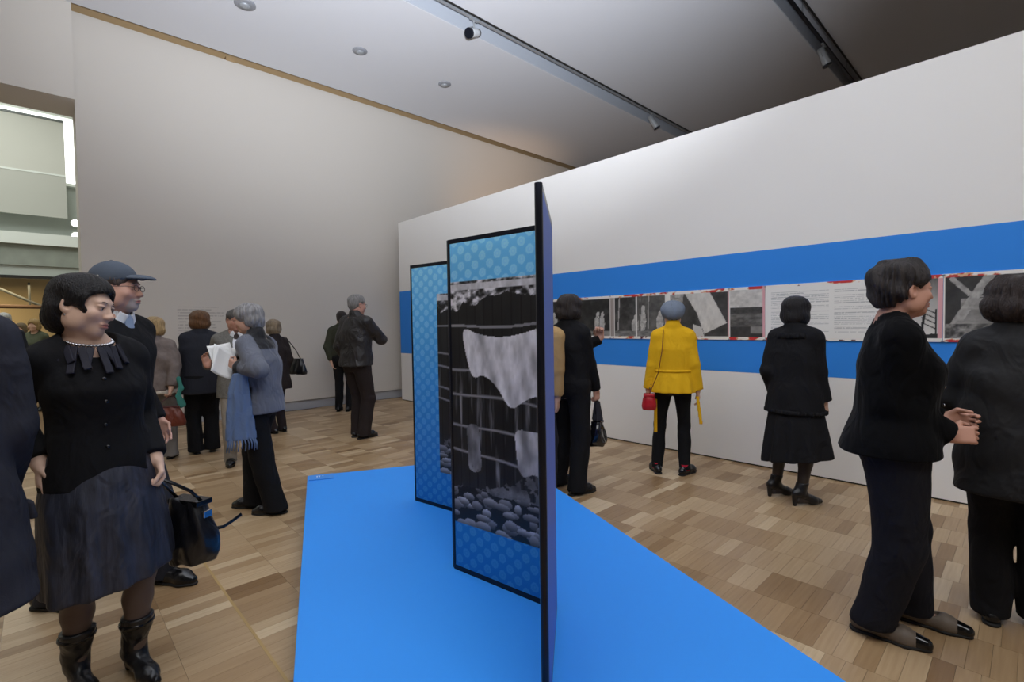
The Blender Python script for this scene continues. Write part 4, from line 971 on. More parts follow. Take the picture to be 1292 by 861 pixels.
p.hairdo(K_hair, [('e', (0, -.014, .044), (.087, .108, .088)), ('e', (0, -.044, -.030), (.084, .076, .080), .03), ('e', (.066, .026, .002), (.022, .042, .045), .02), ('e', (-.066, .026, .002), (.022, .042, .045), .02), ('e', (0, -.066, -.070), (.058, .040, .048), .03)],
         [('e', (0, .096, -.048), (.072, .070, .088)), ('e', (.03, .082, .020), (.06, .05, .034), .012, roty(.35)), ('e', (.085, .012, -.045), (.03, .04, .04), .012), ('e', (0, .055, -.10), (.10, .062, .07)), ('p', (0, 0, -1), .125)], step=.0042)
nk = [p.nb + np.array([math.sin(a) * .069, .024 + math.cos(a) * .068, .004 - .034 * (1 + math.cos(a)) / 2]) for a in np.linspace(-2.6, 2.6, 34)]
tube_on(p, 'necklace_cord', nk, .0016, M_silver, 6)
for q in nk[4:-4:1]: MB().lathe([(.001, -.0075), (.006, -.004), (.008, 0), (.006, .004), (.001, .0075)], 8, q).build('bead', M_silver, p.o, True)
MB().lathe([(.001, -.004), (.004, 0), (.001, .004)], 8, p.h(.083, -.004, -.045)).build('earring', M_silver, p.o, True)
hw = wpt(p, p.arm['L']['wr'] + np.array([-.01, .02, -.085])); ba = wpt(p, p.loc(240, 640, .05)); ba[2] = hw[2]
bt = bag_thing('leather_tote', 'glossy black slouchy leather handbag with buckled strap hanging from a hand', ba, math.radians(-62), K_leather, .112, .075, .29, .125, .8, M2=K_shoe, pleat=.008, hr=.007, hold=hw)
MB().tube([(.09, .02, -.27), (.11, .07, -.275), (.12, .11, -.262), (.13, .15, -.245)], .008, 8, True, .3).build('loose_strap', K_shoe, bt, True)
MB().box((.088, -.022, -.205), (.108, .018, -.175)).build('buckle', M_silver, bt, bevel=.003)

# ------------------------------------------------------------------ man in the cap
p = Person('person', 'man in a blue cap and glasses wearing black sweater over white collar', (156, 750), (158, 336), 228, 'm', H=None, step=.009, fine=.0035, lean=.02, head=(16, -2, 0), hsc=1.02,
           feet={'L': dict(at=(208, 735), yaw=-6), 'R': dict(at=(58, 768), yaw=0)})
p.body((214, 166, 146), beard=(176, 172, 168), lip=(170, 110, 104)); p.brows(mat('grey_brow', srgb(96, 86, 80), .8))
def crew(f): f.cone(p.nb + np.array([0, .012, -.02]), p.nb + np.array([0, .04, .2]), .062, .085, .005, 's'); f.cone(p.nb + np.array([0, .085, -.07]), p.nb + np.array([0, .06, .08]), .012, .05, .02, 's')
p.top('sweater', K_knit, TOPM, neck=crew, sl=(.066, .056, .046), cuff=.02)
def collar(P, M, tie=None):
    S = P.s; f = Field(P.nb - .16, P.nb + .16, .006)
    f.cone(P.nb + np.array([0, .004, -.03]) * S, P.nb + np.array([0, .012, .038]) * S, .074 * S, .064 * S, .01); f.cone(P.nb + np.array([0, .008, -.06]) * S, P.nb + np.array([0, .016, .1]) * S, .066 * S, .057 * S, .003, 's')
    for q in (-1, 1): f.box(P.nb + np.array([q * .036, .082, -.024]) * S, (.024 * S, .006, .030 * S), .005, .012, rotz(-q * .5) @ roty(-q * .5))
    f.cone(P.nb + np.array([0, .07, .05]) * S, P.nb + np.array([0, .07, -.01]) * S, .03 * S, .006 * S, .006, 's'); o = f.build('shirt_collar', M, P.o)
    if tie: 
        g = Field(P.nb - .22, P.nb + .2, .006); g.box(P.nb + np.array([0, .084, -.022]) * S, (.018 * S, .013 * S, .018 * S), .008, .006); g.box(P.nb + np.array([0, .095, -.085]) * S, (.026 * S, .008 * S, .065 * S), .006, .008, rotx(.12)); g.build('necktie', tie, P.o)
collar(p, M_wht, cloth('pale_blue_tie', (150, 166, 190), .6, fold=.1))
p.trousers(K_suit); [p.shoe(k, K_shoe, 'shoe', sole=K_sole) for k in 'LR']
p.hairdo(hair_mat('grey_brown_hair', (104, 92, 84)), *SHORT)
M_cap = cloth('blue_denim_cap', (82, 90, 102), .85, bscale=320, fold=.1)
f = Field(p.hc - .24, p.hc + .26, .0055); hs = p.hs
f.ell(p.h(0, -.014, .046), np.array([.087, .104, .094]) * hs, .01, p.hR); n = p.hR @ np.array([0, .12, -1.]); f.plane(n, n @ p.h(0, 0, .032)); f.ell(p.h(0, -.014, .040), np.array([.080, .097, .086]) * hs, .004, p.hR, 's')
cp = f.build('cap', M_cap, p.o)
f = Field(p.hc - .1, p.hc + .3, .005); f.ell(p.h(0, .085, .036), np.array([.074, .092, .032]) * hs, .01, p.hR); f.ell(p.h(0, .075, .020), np.array([.095, .115, .034]) * hs, .004, p.hR, 's'); n = p.hR @ np.array([0, -1., 0]); f.plane(n, n @ p.h(0, .070, 0)); f.build('visor', M_cap, cp)
MB().lathe([(.009, -.002), (.009, .004), (.003, .007)], 12, p.h(0, -.014, .138), p.hR).build('cap_button', M_cap, cp, True)
MB().tube([p.h(.0945 * math.cos(a) * .96, -.014 + .1145 * math.sin(a) * .96, .062 + .006 * math.sin(3 * a)) for a in (-.75, -.6, -.45, -.3, -.15)], .004, 6).build('stitched_mark', mat('cap_mark', srgb(190, 180, 170), .7), cp, True)
def glasses(P, M, r=.019, th=.0013):
    g = MB()
    for q in (-1, 1):
        g.tube([P.h(q * .031 + r * 1.15 * math.cos(a), .099, -.002 + r * .82 * math.sin(a)) for a in np.linspace(0, 6.283, 18)], th, 6); g.tube([P.h(q * .052, .099, .004), P.h(q * .076, .075, .006), P.h(q * .083, .0, .006), P.h(q * .083, -.015, -.004)], th, 6)
    g.tube([P.h(-.010, .100, .002), P.h(0, .104, .005), P.h(.010, .100, .002)], th, 6); g.build('glasses', M, P.o, True)
glasses(p, mat('glasses_wire', srgb(70, 66, 64), .3, .8))

# ------------------------------------------------------------------ person in the long charcoal coat, cut by the picture edge
d = ray(-120, 420)[:2]; d = d / np.linalg.norm(d)
p = Person('person', 'person in long charcoal coat standing close beside the ribbon-neck woman, seen from behind', None, None, 14, 'm', base=d * 2.30, H=1.74, step=.009, fine=.006, hands={'R': dict(at=np.array([.215, .10, .90]), pole=(.1, -1, -.1))}, feet={'R': dict(at=(.10, .05)), 'L': dict(at=(-.10, -.04))})
p.body(SKIN, face=True)
ct = p.top('coat', cloth('charcoal_coat', (46, 47, 56), fold=.4), J((.56, .255, .215, 0, -.02), (.70, .240, .20, 0, -.015), (.90, .216, .172, 0, -.006), (1.02, .205, .158), (1.18, .206, .155, 0, .008), (1.26, .208, .152, 0, .008)), sl=(.080, .072, .062), cuff=.03, collar=.05, shoulder=.07, fold=.005)
f = Field((.05, -.1, .72), (.36, .2, .92), .008); f.box((.225, .0, .83), (.012, .085, .035), .008, .005, rotz(.15) @ roty(-.2)); f.build('pocket_flap', MATS['charcoal_coat'], ct)
p.trousers(K_blk); [p.shoe(k, K_shoe, 'shoe', sole=K_sole) for k in 'LR']
p.hairdo(hair_mat('dark_brown_hair', (44, 36, 32)), *SHORT, step=.007)

# ------------------------------------------------------------------ blonde woman with the russet bag
p = Person('person', 'blonde woman in taupe padded jacket and grey trousers seen from behind', (201, 581), (206, 401), -12, H=None, step=.013, hands={'R': dict(at=(216, 489, -.20), curl=1.0, pole=(1, -.3, -.2)), 'L': dict()}, wide=1.06, feet={'R': dict(at=(.10, .04)), 'L': dict(at=(-.07, -.04))})
p.body(SKIN, face=True, fine=.006)
p.top('jacket', cloth('taupe_padded', (116, 105, 100), .7, bump=.4, bscale=24, var=.2, vscale=14), J((.84, .205, .160), (.88, .212, .165), (1.0, .200, .156), (1.12, .190, .152), (1.25, .190, .155)), sl=(.078, .072, .058), collar=.03, fold=.006, shoulder=.066)
f = p.field(.79 * p.s, .86 * p.s, .011); f.loft(p.sec(J((.80, .205, .160), (.85, .205, .160))), p.cen, None, .01); f.build('shirt_hem', cloth('cream_knit', (204, 196, 184)), p.o)
p.trousers(cloth('grey_flannel', (128, 124, 120)), (.098, .078, .078), .03); [p.shoe(k, K_shoe, 'shoe') for k in 'LR']
p.hairdo(hair_mat('blonde_hair', (176, 148, 104)), *BOB, vol=1.2)
bag_thing('russet_handbag', 'russet brown handbag with dark handle held by the blonde woman', wpt(p, p.loc(213, 500, -.30)) * np.array([1, 1, 0]) + np.array([0, 0, p.arm['R']['wr'][2] - .09]), p.hd - math.pi / 2, mat('russet_leather', srgb(104, 44, 26), .4, fold=.3), .15, .06, .22, .09, .62, M2=mat('dark_red_leather', srgb(70, 26, 24), .4), hold=wpt(p, p.arm['R']['wr'] + np.array([0, -.01, -.09])))
t = thing('teal_scarf', 'teal cloth tucked beside the russet handbag', 'scarf', wpt(p, p.loc(226, 497, -.30)))
f = Field((-.1, -.1, -.2), (.1, .1, .22), .009); f.chain([(0, 0, .16), (.02, 0, .06), (-.01, 0, -.02), (.02, 0, -.12)], (.024, .028, .024, .034), .02, ((0, 1, 0), .6)); f.ripple(.005, 60, 50, 30); f.build('folded_cloth', cloth('teal_cloth', (62, 128, 118)), t)

# ------------------------------------------------------------------ brown-haired person in the dark suit
p = Person('person', 'brown-haired person in dark suit jacket facing the long wall', (258, 571), (265, 393), 6, H=None, step=.013, wide=1.12, hands={'L': dict(at=(237, 492, 0)), 'R': dict()})
p.body(SKIN, face=True, fine=.006)
p.top('suit_jacket', cloth('blue_black_suiting', (40, 42, 50), fold=.25), J((.72, .215, .150, 0, -.01), (.90, .200, .146), (1.05, .176, .136), (1.18, .186, .140), (1.26, .196, .14)), sl=(.072, .060, .052), collar=.035, fold=.003, shoulder=.07)
p.trousers(K_blk, (.10, .082, .082), .03); [p.shoe(k, K_shoe, 'shoe') for k in 'LR']
p.hairdo(hair_mat('chestnut_hair', (104, 72, 46)), *BOB, vol=1.22)

# ------------------------------------------------------------------ man in the grey suit, gesturing
d = ray(297, 416)[:2]; d = d / np.linalg.norm(d)
p = Person('person', 'man in grey tweed suit and glasses raising an open hand as he talks', None, (291, 391), 185, 'm', base=d * 6.0, step=.011, fine=.005, head=(14, 4, 0), hands={'R': dict(at=(262, 462, -.12), dir=(.25, .1, 1), palm=(-.3, 1, .2), curl=.4, pole=(.3, -.4, -1), fine=.007), 'L': dict(at=(292, 450, -.16), dir=(.7, .3, .5), palm=(.2, -.9, .4), curl=.9, pole=(-.6, -.3, -1), fine=.007)})
p.body((190, 142, 122)); p.brows(mat('grey_brow', srgb(96, 86, 80), .8)); glasses(p, MATS['glasses_wire'])
def vneck(f): f.cone(p.nb + np.array([0, .012, -.015]), p.nb + np.array([0, .04, .2]), .058, .085, .005, 's'); f.cone(p.nb + np.array([0, .14, -.30]), p.nb + np.array([0, .12, .02]), .01, .055, .01, 's')
p.top('suit_jacket', cloth('grey_tweed', (112, 110, 104), bump=.3, bscale=180, var=.15, vscale=60), J((.74, .205, .150), (.90, .192, .146), (1.05, .180, .138), (1.18, .186, .140), (1.26, .192, .142)), sl=(.066, .058, .050), neck=vneck)
f = p.field(1.0 * p.s, 1.45 * p.s, .011); f.loft(p.sec([(q[0], q[1] + .008, q[2] + .008, 0, q[4] if len(q) > 4 else 0) for q in BM if 1.0 <= q[0] <= 1.45]), p.cen, None, .01); f.cone(p.nb + np.array([0, .012, -.01]), p.nb + np.array([0, .04, .2]), .052, .08, .005, 's'); f.build('shirt', M_wht, p.o)
collar(p, M_wht, cloth('dark_tie', (70, 62, 60), .6))
p.trousers(cloth('stone_trousers', (150, 142, 130))); [p.shoe(k, K_shoe, 'shoe') for k in 'LR']
p.hairdo(hair_mat('iron_grey_hair', (84, 80, 78)), *SHORT)
a = p.arm['L']; t = thing('mobile_phone', 'small black phone held up by the man in grey tweed', 'phone', wpt(p, a['wr'] + a['dir'] / np.linalg.norm(a['dir']) * .10), p.hd)
MB().box((-.026, -.006, -.045), (.026, .006, .055)).build('phone_body', K_shoe, t, bevel=.004, rot=(.3, .5, 0)); MB().box((-.022, .0055, -.03), (.022, .0068, .045)).build('phone_screen', mat('phone_glass', srgb(30, 32, 38), .1), t, rot=(.3, .5, 0))

# ------------------------------------------------------------------ silver-haired woman with the papers
p = Person('person', 'silver-haired woman in blue-grey jacket with black trim reading white papers', (331, 645), (318, 385), 58, H=None, step=.009, fine=.004, wide=1.05, hunch=.10, head=(6, 8, 0), lean=.0,
           hands={'L': dict(at=(300, 463, -.12), dir=(.3, .9, .35), palm=(1, 0, .2), curl=.9, pole=(-.6, -1, -.8), fine=.005), 'R': dict(at=(306, 462, .22), dir=(-.3, .9, .35), curl=.9, pole=(.6, -1, -.8))},
           feet={'L': dict(at=(349, 648), yaw=10), 'R': dict(at=(322, 640), yaw=6)})
p.body((208, 164, 144))
M_bgj = mat('blue_grey_velour', attr='col', rough=.85, bump=.15, bscale=200, fold=.45, sheen=.15)
cA, cB = np.array(srgb(102, 106, 118)), np.array(srgb(26, 26, 30))
def jcol(P):
    S = p.s; m = ss(1.335 * S, 1.35 * S, P[:, 2]) * (np.abs(P[:, 0]) < .12 * S); m = np.maximum(m, ss(.05, .06, P[:, 1] - p.cen(P[:, 2])[1]) * (np.abs(P[:, 0]) < .10) * (P[:, 2] < 1.4))
    m = np.maximum(m, ss(1.06 * S, 1.04 * S, P[:, 2]) * ss(-.07, -.05, P[:, 1]) * (P[:, 2] > .8))
    for k in 'LR': m = np.maximum(m, ss(.105, .09, np.linalg.norm(P - p.arm[k]['wr'], axis=1)))
    return cA * (1 - m[:, None]) + cB * m[:, None]
p.top('jacket', M_bgj, J((.83, .205, .168, 0, -.01), (.92, .200, .165), (1.05, .186, .158), (1.15, .184, .158), (1.25, .184, .158)), sl=(.076, .068, .056), collar=.045, fold=.006, color=jcol, shoulder=.066)
p.trousers(K_blk, (.108, .088, .088), .03); [p.shoe(k, K_shoe, 'shoe', sole=K_sole) for k in 'LR']
p.hairdo(hair_mat('silver_hair', (150, 148, 148), .5, .4), [('e', (0, -.018, .042), (.092, .112, .092)), ('e', (0, -.05, -.02), (.082, .075, .085), .03)], [('e', (0, .092, -.035), (.082, .062, .080)), ('e', (0, .035, -.095), (.12, .085, .062)), ('p', (0, 0, -1), .10)], strand=.004, nst=17, wob=.007, vol=1.08)
wv = wpt(p, p.arm['L']['wr'] + np.array([.062, .135, .045]))
t = thing('paper_sheets', 'white folded papers held up in front of the silver-haired woman', 'papers', wv, p.hd - math.pi / 2)
M_pap = mat('white_paper', srgb(240, 240, 238), .7, bump=.1, bscale=12)
for k, (ry, dz, dy) in enumerate(((.25, .01, .0), (-.12, .03, .012), (.5, -.02, -.012))):
    U, V2 = np.meshgrid(np.linspace(-.085, .085, 9), np.linspace(-.11, .11, 10)); X = np.stack([U, .03 * np.cos(U * 14) + dy + .15 * V2 * (k - 1) * .2, V2 + dz], -1).reshape(-1, 3) @ (rotz(-.5) @ roty(ry) @ rotx(-.35)).T
    i = np.arange(90).reshape(10, 9); F = np.stack([i[:-1, :-1], i[:-1, 1:], i[1:, 1:], i[1:, :-1]], -1).reshape(-1, 4); o = link('sheet', raw_mesh('sheet', X, F, True, [M_pap]), t); so = o.modifiers.new('thick', 'SOLIDIFY'); so.thickness = .002
sp = wpt(p, p.loc(301, 480, -.20))
t = thing('blue_scarf', 'dusty blue fringed scarf draped over the forearm of the silver-haired woman', 'scarf', sp, p.az)
M_scarf = cloth('dusty_blue_wool', (104, 124, 158), .9, fold=.5)
f = Field((-.12, -.2, -.52), (.12, .2, .12), .008)
f.loft([(-.44, .030, .095, 0, -.005), (-.25, .028, .085, 0, 0), (-.05, .026, .065, 0, 0), (.05, .026, .045, 0, -.01)], None, None, .01, 2.0, mod=lambda th, z: 1 + .16 * np.sin(9 * th)); f.build('cloth_fall', M_scarf, t)
mb = MB()
for k in range(26):
    a = k / 26 * 6.283; x, y = .026 * math.cos(a), .088 * math.sin(a) - .005; mb.tube([(x, y, -.43), (x * 1.1, y * 1.08 - .006, -.47), (x * 1.15 + .004 * math.sin(k * 3), y * 1.12, -.51 - .012 * math.sin(k * 2.3))], .0045, 5)
o = mb.build('fringe', M_scarf, t, True); o['kind'] = 'stuff'

# ------------------------------------------------------------------ person in dark coat behind her
p = Person('person', 'person in dark brown coat with a black shoulder bag near the long wall', (351, 546), (338, 404), 40, H=None, step=.013, side=-.03, hands={'R': dict(), 'L': dict()})
p.body(SKIN, fine=.006)
p.top('coat', cloth('brown_black_coat', (42, 36, 36), fold=.5), J((.66, .225, .175), (.85, .205, .16), (1.05, .186, .146), (1.18, .190, .15), (1.25, .192, .155)), sl=(.076, .066, .058), collar=.03, fold=.006)
p.trousers(cloth('plum_black_trousers', (40, 32, 34))); [p.shoe(k, K_shoe, 'shoe') for k in 'LR']
p.hairdo(hair_mat('ash_blonde_hair', (140, 124, 102)), *BOB, vol=1.15)
bag_thing('shoulder_bag', 'black rounded shoulder bag on the person in dark brown coat', wpt(p, (.315, -.05, p.sh['R'][2] + .07)), p.hd, K_leather, .17, .062, .23, .31, .5, M2=K_shoe, pleat=.004, hold=wpt(p, (p.sh['R'][0] + .02, -.02, p.sh['R'][2] + .07)))

# ------------------------------------------------------------------ man in the leather jacket and the visitor beyond him
p = Person('person', 'grey-haired man in black leather jacket with one hand at his chin', (452, 553), (450, 372), -48, 'm', H=None, step=.010, fine=.005, lean=.03, head=(-12, 4, 0), hands={'R': dict(at=p.o and None), 'L': dict()}, feet={'R': dict(at=(.08, .02), yaw=-8), 'L': dict(at=(-.08, .06), yaw=6)})
a = p.arm['R']; a['el'], a['wr'] = ik(p.sh['R'], p.loc(463, 409, .02), .285 * p.s, .245 * p.s, (1, .1, -.9)); a['dir'] = np.array([-.55, .1, .8]); a['palm'] = np.array([-.6, -.7, 0]); a['curl'] = .8
p.body((196, 146, 128))
p.top('leather_jacket', mat('worn_leather', srgb(36, 33, 33), .5, bump=.3, bscale=22, fold=.6), J((.86, .212, .165, 0, -.01), (.95, .206, .160), (1.08, .194, .150), (1.18, .196, .15), (1.26, .200, .15)), sl=(.078, .068, .056), collar=.05, fold=.006, shoulder=.07)
p.trousers(cloth('dark_brown_trousers', (42, 35, 34)), (.105, .082, .076), .03); [p.shoe(k, K_shoe, 'shoe', sole=K_sole) for k in 'LR']
p.hairdo(hair_mat('grey_hair', (136, 134, 132), .5, .4), *SHORT); glasses(p, MATS['glasses_wire'])
p = Person('person', 'person in olive jacket half hidden beyond the man in leather jacket', None, None, -20, 'm', base=onz(434, 519)[:2], H=1.70, step=.013, hands={'L': dict(at=(418, 456, 0), pole=(-1, -.6, 0))})
p.body(SKIN, fine=.007); p.top('jacket', cloth('olive_cloth', (58, 60, 48)), TOPM, sl=(.07, .062, .05), collar=.03); p.trousers(K_blk); [p.shoe(k, K_shoe, 'shoe') for k in 'LR']; p.hairdo(hair_mat('dark_brown_hair', (44, 36, 32)), *SHORT)

# ------------------------------------------------------------------ dark-haired visitor with glasses in hand
p = Person('person', 'dark-haired visitor in black sweater and trousers holding folded glasses to the chin', (721, 615), (731, 373), -32, H=None, step=.009, fine=.0045, head=(-6, 2, 0), lean=-.01, side=.0,
           hands={'R': dict(at=(752, 492, .04), fine=.006, curl=1.0, dir=(0, .15, -1)), 'L': dict(at=(757, 428, .16), dir=(.1, -.2, 1), palm=(.5, -1, .2), curl=.9, pole=(-.4, .6, -1), fine=.006)}, feet={'R': dict(at=(728, 624), yaw=-25), 'L': dict(at=(704, 613), yaw=-12)})
p.body((200, 154, 134))
p.top('sweater', K_knit, J((.93, .188, .142, 0, -.01), (1.0, .176, .132), (1.08, .164, .126), (1.18, .168, .132), (1.25, .174, .140)), sl=(.066, .056, .044), cuff=.015, collar=.03, fold=.004)
p.trousers(K_blk, (.104, .084, .080), .03); [p.shoe(k, K_shoe, 'shoe', sole=K_sole) for k in 'LR']
p.hairdo(hair_mat('dark_brown_hair', (44, 36, 32)), [*BOB[0], ('e', (0, -.06, -.05), (.075, .055, .06), .03)], BOB[1], strand=.004, nst=20, wob=.006, vol=1.22)
a = p.arm['L']; gp = wpt(p, a['wr'] + np.array([0, -.02, .11])); t = thing('folded_glasses', 'folded reading glasses held to the chin of the dark-haired visitor', 'glasses', gp, p.hd)
MB().tube([(0, 0, -.03), (.01, 0, .03), (.03, .01, .07)], .003, 6).build('temple_arm', K_shoe, t, True); MB().tube([(.02 * math.cos(q), 0, .085 + .016 * math.sin(q)) for q in np.linspace(0, 6.28, 16)], .002, 6).build('lens_rim', K_shoe, t, True)
hw = wpt(p, p.arm['R']['wr'] + np.array([0, .02, -.10]))
bag_thing('patent_handbag', 'shiny black patent handbag hanging from the hand of the dark-haired visitor', hw, p.hd + .2, mat('black_patent', srgb(18, 18, 24), .15, bump=.3, bscale=14, coat=.6), .105, .075, .22, .17, .6, M2=K_shoe, pleat=.007)
t = thing('dark_shawl', 'dark grey cloth folded over the handles of the patent handbag', 'shawl', hw + np.array([0, 0, -.02])); f = Field((-.12, -.12, -.26), (.12, .12, .08), .008)
f.loft([(-.150, .080, .045), (-.08, .056, .036), (.015, .028, .022)], None, lambda z: z * 0 + .6, .01, 2, mod=lambda th, z: 1 + .12 * np.sin(7 * th)); f.build('folded_cloth', cloth('charcoal_wool', (44, 44, 50)), t)

# ------------------------------------------------------------------ visitor in tan behind the screen
d = ray(673, 408)[:2]; d = d / np.linalg.norm(d)
p = Person('person', 'grey-haired visitor in tan coat mostly hidden behind the folding screen', None, (673, 376), -15, 'm', base=d * 4.11, step=.012, fine=.006, wide=.82, side=.09, feet={'L': dict(at=(.04, .06)), 'R': dict(at=(.125, -.02), yaw=6)}, hands={'R': dict(at=(703, 508, -.02), fine=.007)})
p.body(SKIN); p.top('coat', cloth('tan_coat', (178, 146, 100), fold=.35), J((.80, .20, .155), (.95, .19, .15), (1.1, .184, .142), (1.26, .19, .142)), sl=(.074, .064, .058), cuff=-.01, collar=.03)
p.trousers(K_suit); [p.shoe(k, K_shoe, 'shoe') for k in 'LR']; p.hairdo(hair_mat('grey_hair', (136, 134, 132), .5, .4), *SHORT)

# ------------------------------------------------------------------ woman in the yellow jacket
p = Person('person', 'woman in bright yellow belted jacket and grey beret before the photo strip', (850, 599), (846, 382), 2, H=None, step=.009, fine=.005, wide=.98, hands={'L': dict(at=(818, 492, 0), fine=.007), 'R': dict(at=(880, 492, 0), fine=.007)},
           feet={'L': dict(at=(829, 596), yaw=16), 'R': dict(at=(864, 599), yaw=-35)})
p.body(SKIN)
M_yel = cloth('mustard_yellow_wool', (230, 178, 26), .85, fold=.3)
pep = lambda th, z: 1 + .05 * np.sin(11 * th) * ss(1.02 * p.s, .9 * p.s, z)
jk = p.top('jacket', M_yel, J((.825, .226, .178, 0, -.012), (.92, .206, .160, 0, -.008), (1.03, .178, .138, 0, -.002), (1.06, .178, .138), (1.15, .180, .140), (1.25, .184, .145)), sl=(.068, .060, .054), cuff=.01, collar=.075, fold=.002, mod=pep, shoulder=.062)
f = p.field(.98 * p.s, 1.08 * p.s, .009); f.loft(p.sec(J((1.022, .190, .150, 0, -.002), (1.048, .190, .150, 0, 0))), p.cen, None, .006, 2.3); f.build('waist_band', M_yel, jk)
for px, py, L, sg in ((827, 503, .32, 0), (880, 500, .26, .03)):
    q = p.loc(px, py, -.045); f = Field(q - .4, q + np.array([.1, .1, .08]), .007); f.ax = [axis(q[0] - .07, q[0] + .09, .007, ()), axis(q[1] - .05, q[1] + .05, .007, ()), axis(q[2] - L - .03, q[2] + .05, .007, ())]; f.v = np.full([len(a) for a in f.ax], .3, np.float32)
    f.box(q + np.array([sg * .5, 0, -L / 2]), (.016, .006, L / 2), .004, .003, roty(-sg * 4)); f.build('belt_tail', M_yel, jk)
for k in range(3):
    q = p.arm['L']['wr'] + np.array([.012 + .012 * k, -.05, .035 * k + .01]); MB().lathe([(.002, 0), (.008, .001), (.008, .004), (.002, .006)], 10, q, rotx(math.pi / 2)).build('cuff_button', mat('brown_button', srgb(60, 44, 30), .4), jk, True)
p.trousers(K_blk, (.088, .062, .056), .055, fold=.004); [p.shoe(k, K_shoe, 'shoe', sole=K_sole) for k in 'LR']
for k in 'LR': l = p.leg[k]; MB().tube([l['an'] + np.array([0, -.008, -.035]), l['an'] + np.array([0, -.008, .02])], .041, 16).build('sock', cloth('red_sock', (170, 30, 52)), p.o, True)
p.hairdo(hair_mat('dark_brown_hair', (44, 36, 32)), *SHORT)
f = Field(p.hc - .2, p.hc + .22, .006); hs = p.hs; f.ell(p.h(0, -.022, .050), np.array([.118, .128, .082]) * hs, .02, p.hR @ rotx(.4)); f.ell(p.h(0, -.03, .0), np.array([.098, .108, .06]) * hs, .03, p.hR @ rotx(.2))
c = p.hc; f.op(lambda x, y, z: .0035 * np.sin(8 * np.arctan2(x - c[0], y - c[1] + .02)), c - .2, c + .2, 0, 'd', 0); n = p.hR @ np.array([0, .75, -1.]); f.plane(n, n @ p.h(0, 0, -.012)); f.ell(p.h(0, -.012, .02), np.array([.078, .098, .076]) * hs, .004, p.hR, 's')
f.build('beret', cloth('grey_wool_beret', (118, 128, 142), .95, bump=.4, bscale=120, fold=.2), p.o); MB().lathe([(.004, 0), (.003, .014), (.002, .016)], 8, p.h(0, -.04, .118), p.hR).build('beret_stalk', MATS['grey_wool_beret'], p.o, True)
st = p.loc(819, 500, -.125); t = thing('red_shoulder_bag', 'small red leather shoulder bag at the hip of the yellow jacket', 'handbag', wpt(p, st), p.hd)
M_red = mat('red_leather', srgb(176, 26, 36), .35, fold=.2)
f = Field((-.09, -.09, -.17), (.09, .09, .05), .007); f.loft([(-.125, .05, .06), (-.09, .058, .068), (-.03, .050, .058), (.015, .036, .042)], None, None, .01, 2.6); f.build('bag_body', M_red, t); MB().box((-.045, -.05, -.005), (.045, .05, .022)).build('flap', M_red, t, bevel=.006)
sh = wpt(p, p.sh['L'] + np.array([.045, -.075, .055])) - wpt(p, st); Rt = rotz(-p.hd); sh = Rt @ sh; s2 = Rt @ (wpt(p, p.sh['L'] + np.array([.045, -.01, .088])) - wpt(p, st)); s3 = Rt @ (wpt(p, p.sh['L'] + np.array([.035, -.125, -.10])) - wpt(p, st)); s4 = Rt @ (wpt(p, p.sh['L'] + np.array([.0, -.150, -.32])) - wpt(p, st))
MB().tube([(0, .0, .01), s4, s3, sh, s2], .006, 8, True, .6).build('strap', mat('brown_strap', srgb(110, 30, 26), .4), t, True)

# ------------------------------------------------------------------ woman in the ruffled jacket and skirt
p = Person('person', 'woman in black ruffled jacket, full skirt and heeled boots before the text panel', (1003, 634), (1007, 375), -22, H=None, step=.009, fine=.0045, hands={'R': dict(at=(1040, 512, 0), fine=.006, curl=.9), 'L': dict()}, head=(-6, 3, 0),
           feet={'R': dict(at=(1011, 638), yaw=-30), 'L': dict(at=(979, 626), yaw=-30)})
p.body(SKIN, tights=(58, 50, 46))
jk = p.top('jacket', K_wool, J((.76, .225, .175), (.85, .216, .166), (1.0, .192, .150), (1.12, .182, .145), (1.25, .182, .148)), sl=(.070, .064, .058), cuff=.0, collar=.055, fold=.004)
S = p.s; f = p.field(1.28 * S, 1.46 * S, .008); f.loft(p.sec(J((1.36, .160, .118, 0, -.01), (1.385, .165, .120, 0, -.014), (1.41, .150, .11, 0, -.014))), p.cen, None, .01, 2., mod=lambda th, z: 1 + .05 * np.sin(24 * th)); f.build('ruffle', K_wool, jk)
f = p.field(.72 * S, .82 * S, .008); f.loft(p.sec(J((.752, .232, .182), (.785, .232, .182))), p.cen, None, .01, 2., mod=lambda th, z: 1 + .04 * np.sin(28 * th)); f.build('ruffle', K_wool, jk)
f = p.field(.78 * S, 1.4 * S, .008); f.chain([np.array([.05, .15, 1.38]) * S, np.array([.06, .185, 1.2]) * S, np.array([.08, .19, 1.0]) * S, np.array([.09, .20, .8]) * S], np.array([.022, .024, .024, .026]) * S, .01); f.ripple(.008, 5, 5, 95); f.build('ruffle', K_wool, jk)
p.skirt(cloth('black_heavy_skirt', (22, 22, 25), fold=.5), J((.36, .265, .205), (.60, .232, .180), (.85, .190, .145), (1.0, .16, .12)), 9, .07, tilt=(.16, 0), ph=1.)
for k in 'LR': p.shoe(k, K_leather, 'boot', 'ankle_boot', shaft=.09, heel=.065, L=1.02)
p.hairdo(K_hair, [('e', (0, -.014, .036), (.088, .106, .090)), ('e', (0, -.032, -.045), (.090, .084, .085), .03), ('e', (.070, .005, -.04), (.026, .05, .07), .02), ('e', (-.070, .005, -.04), (.026, .05, .07), .02)], BOB[1][:2] + [('p', (0, 0, -1), .125)], vol=1.22)

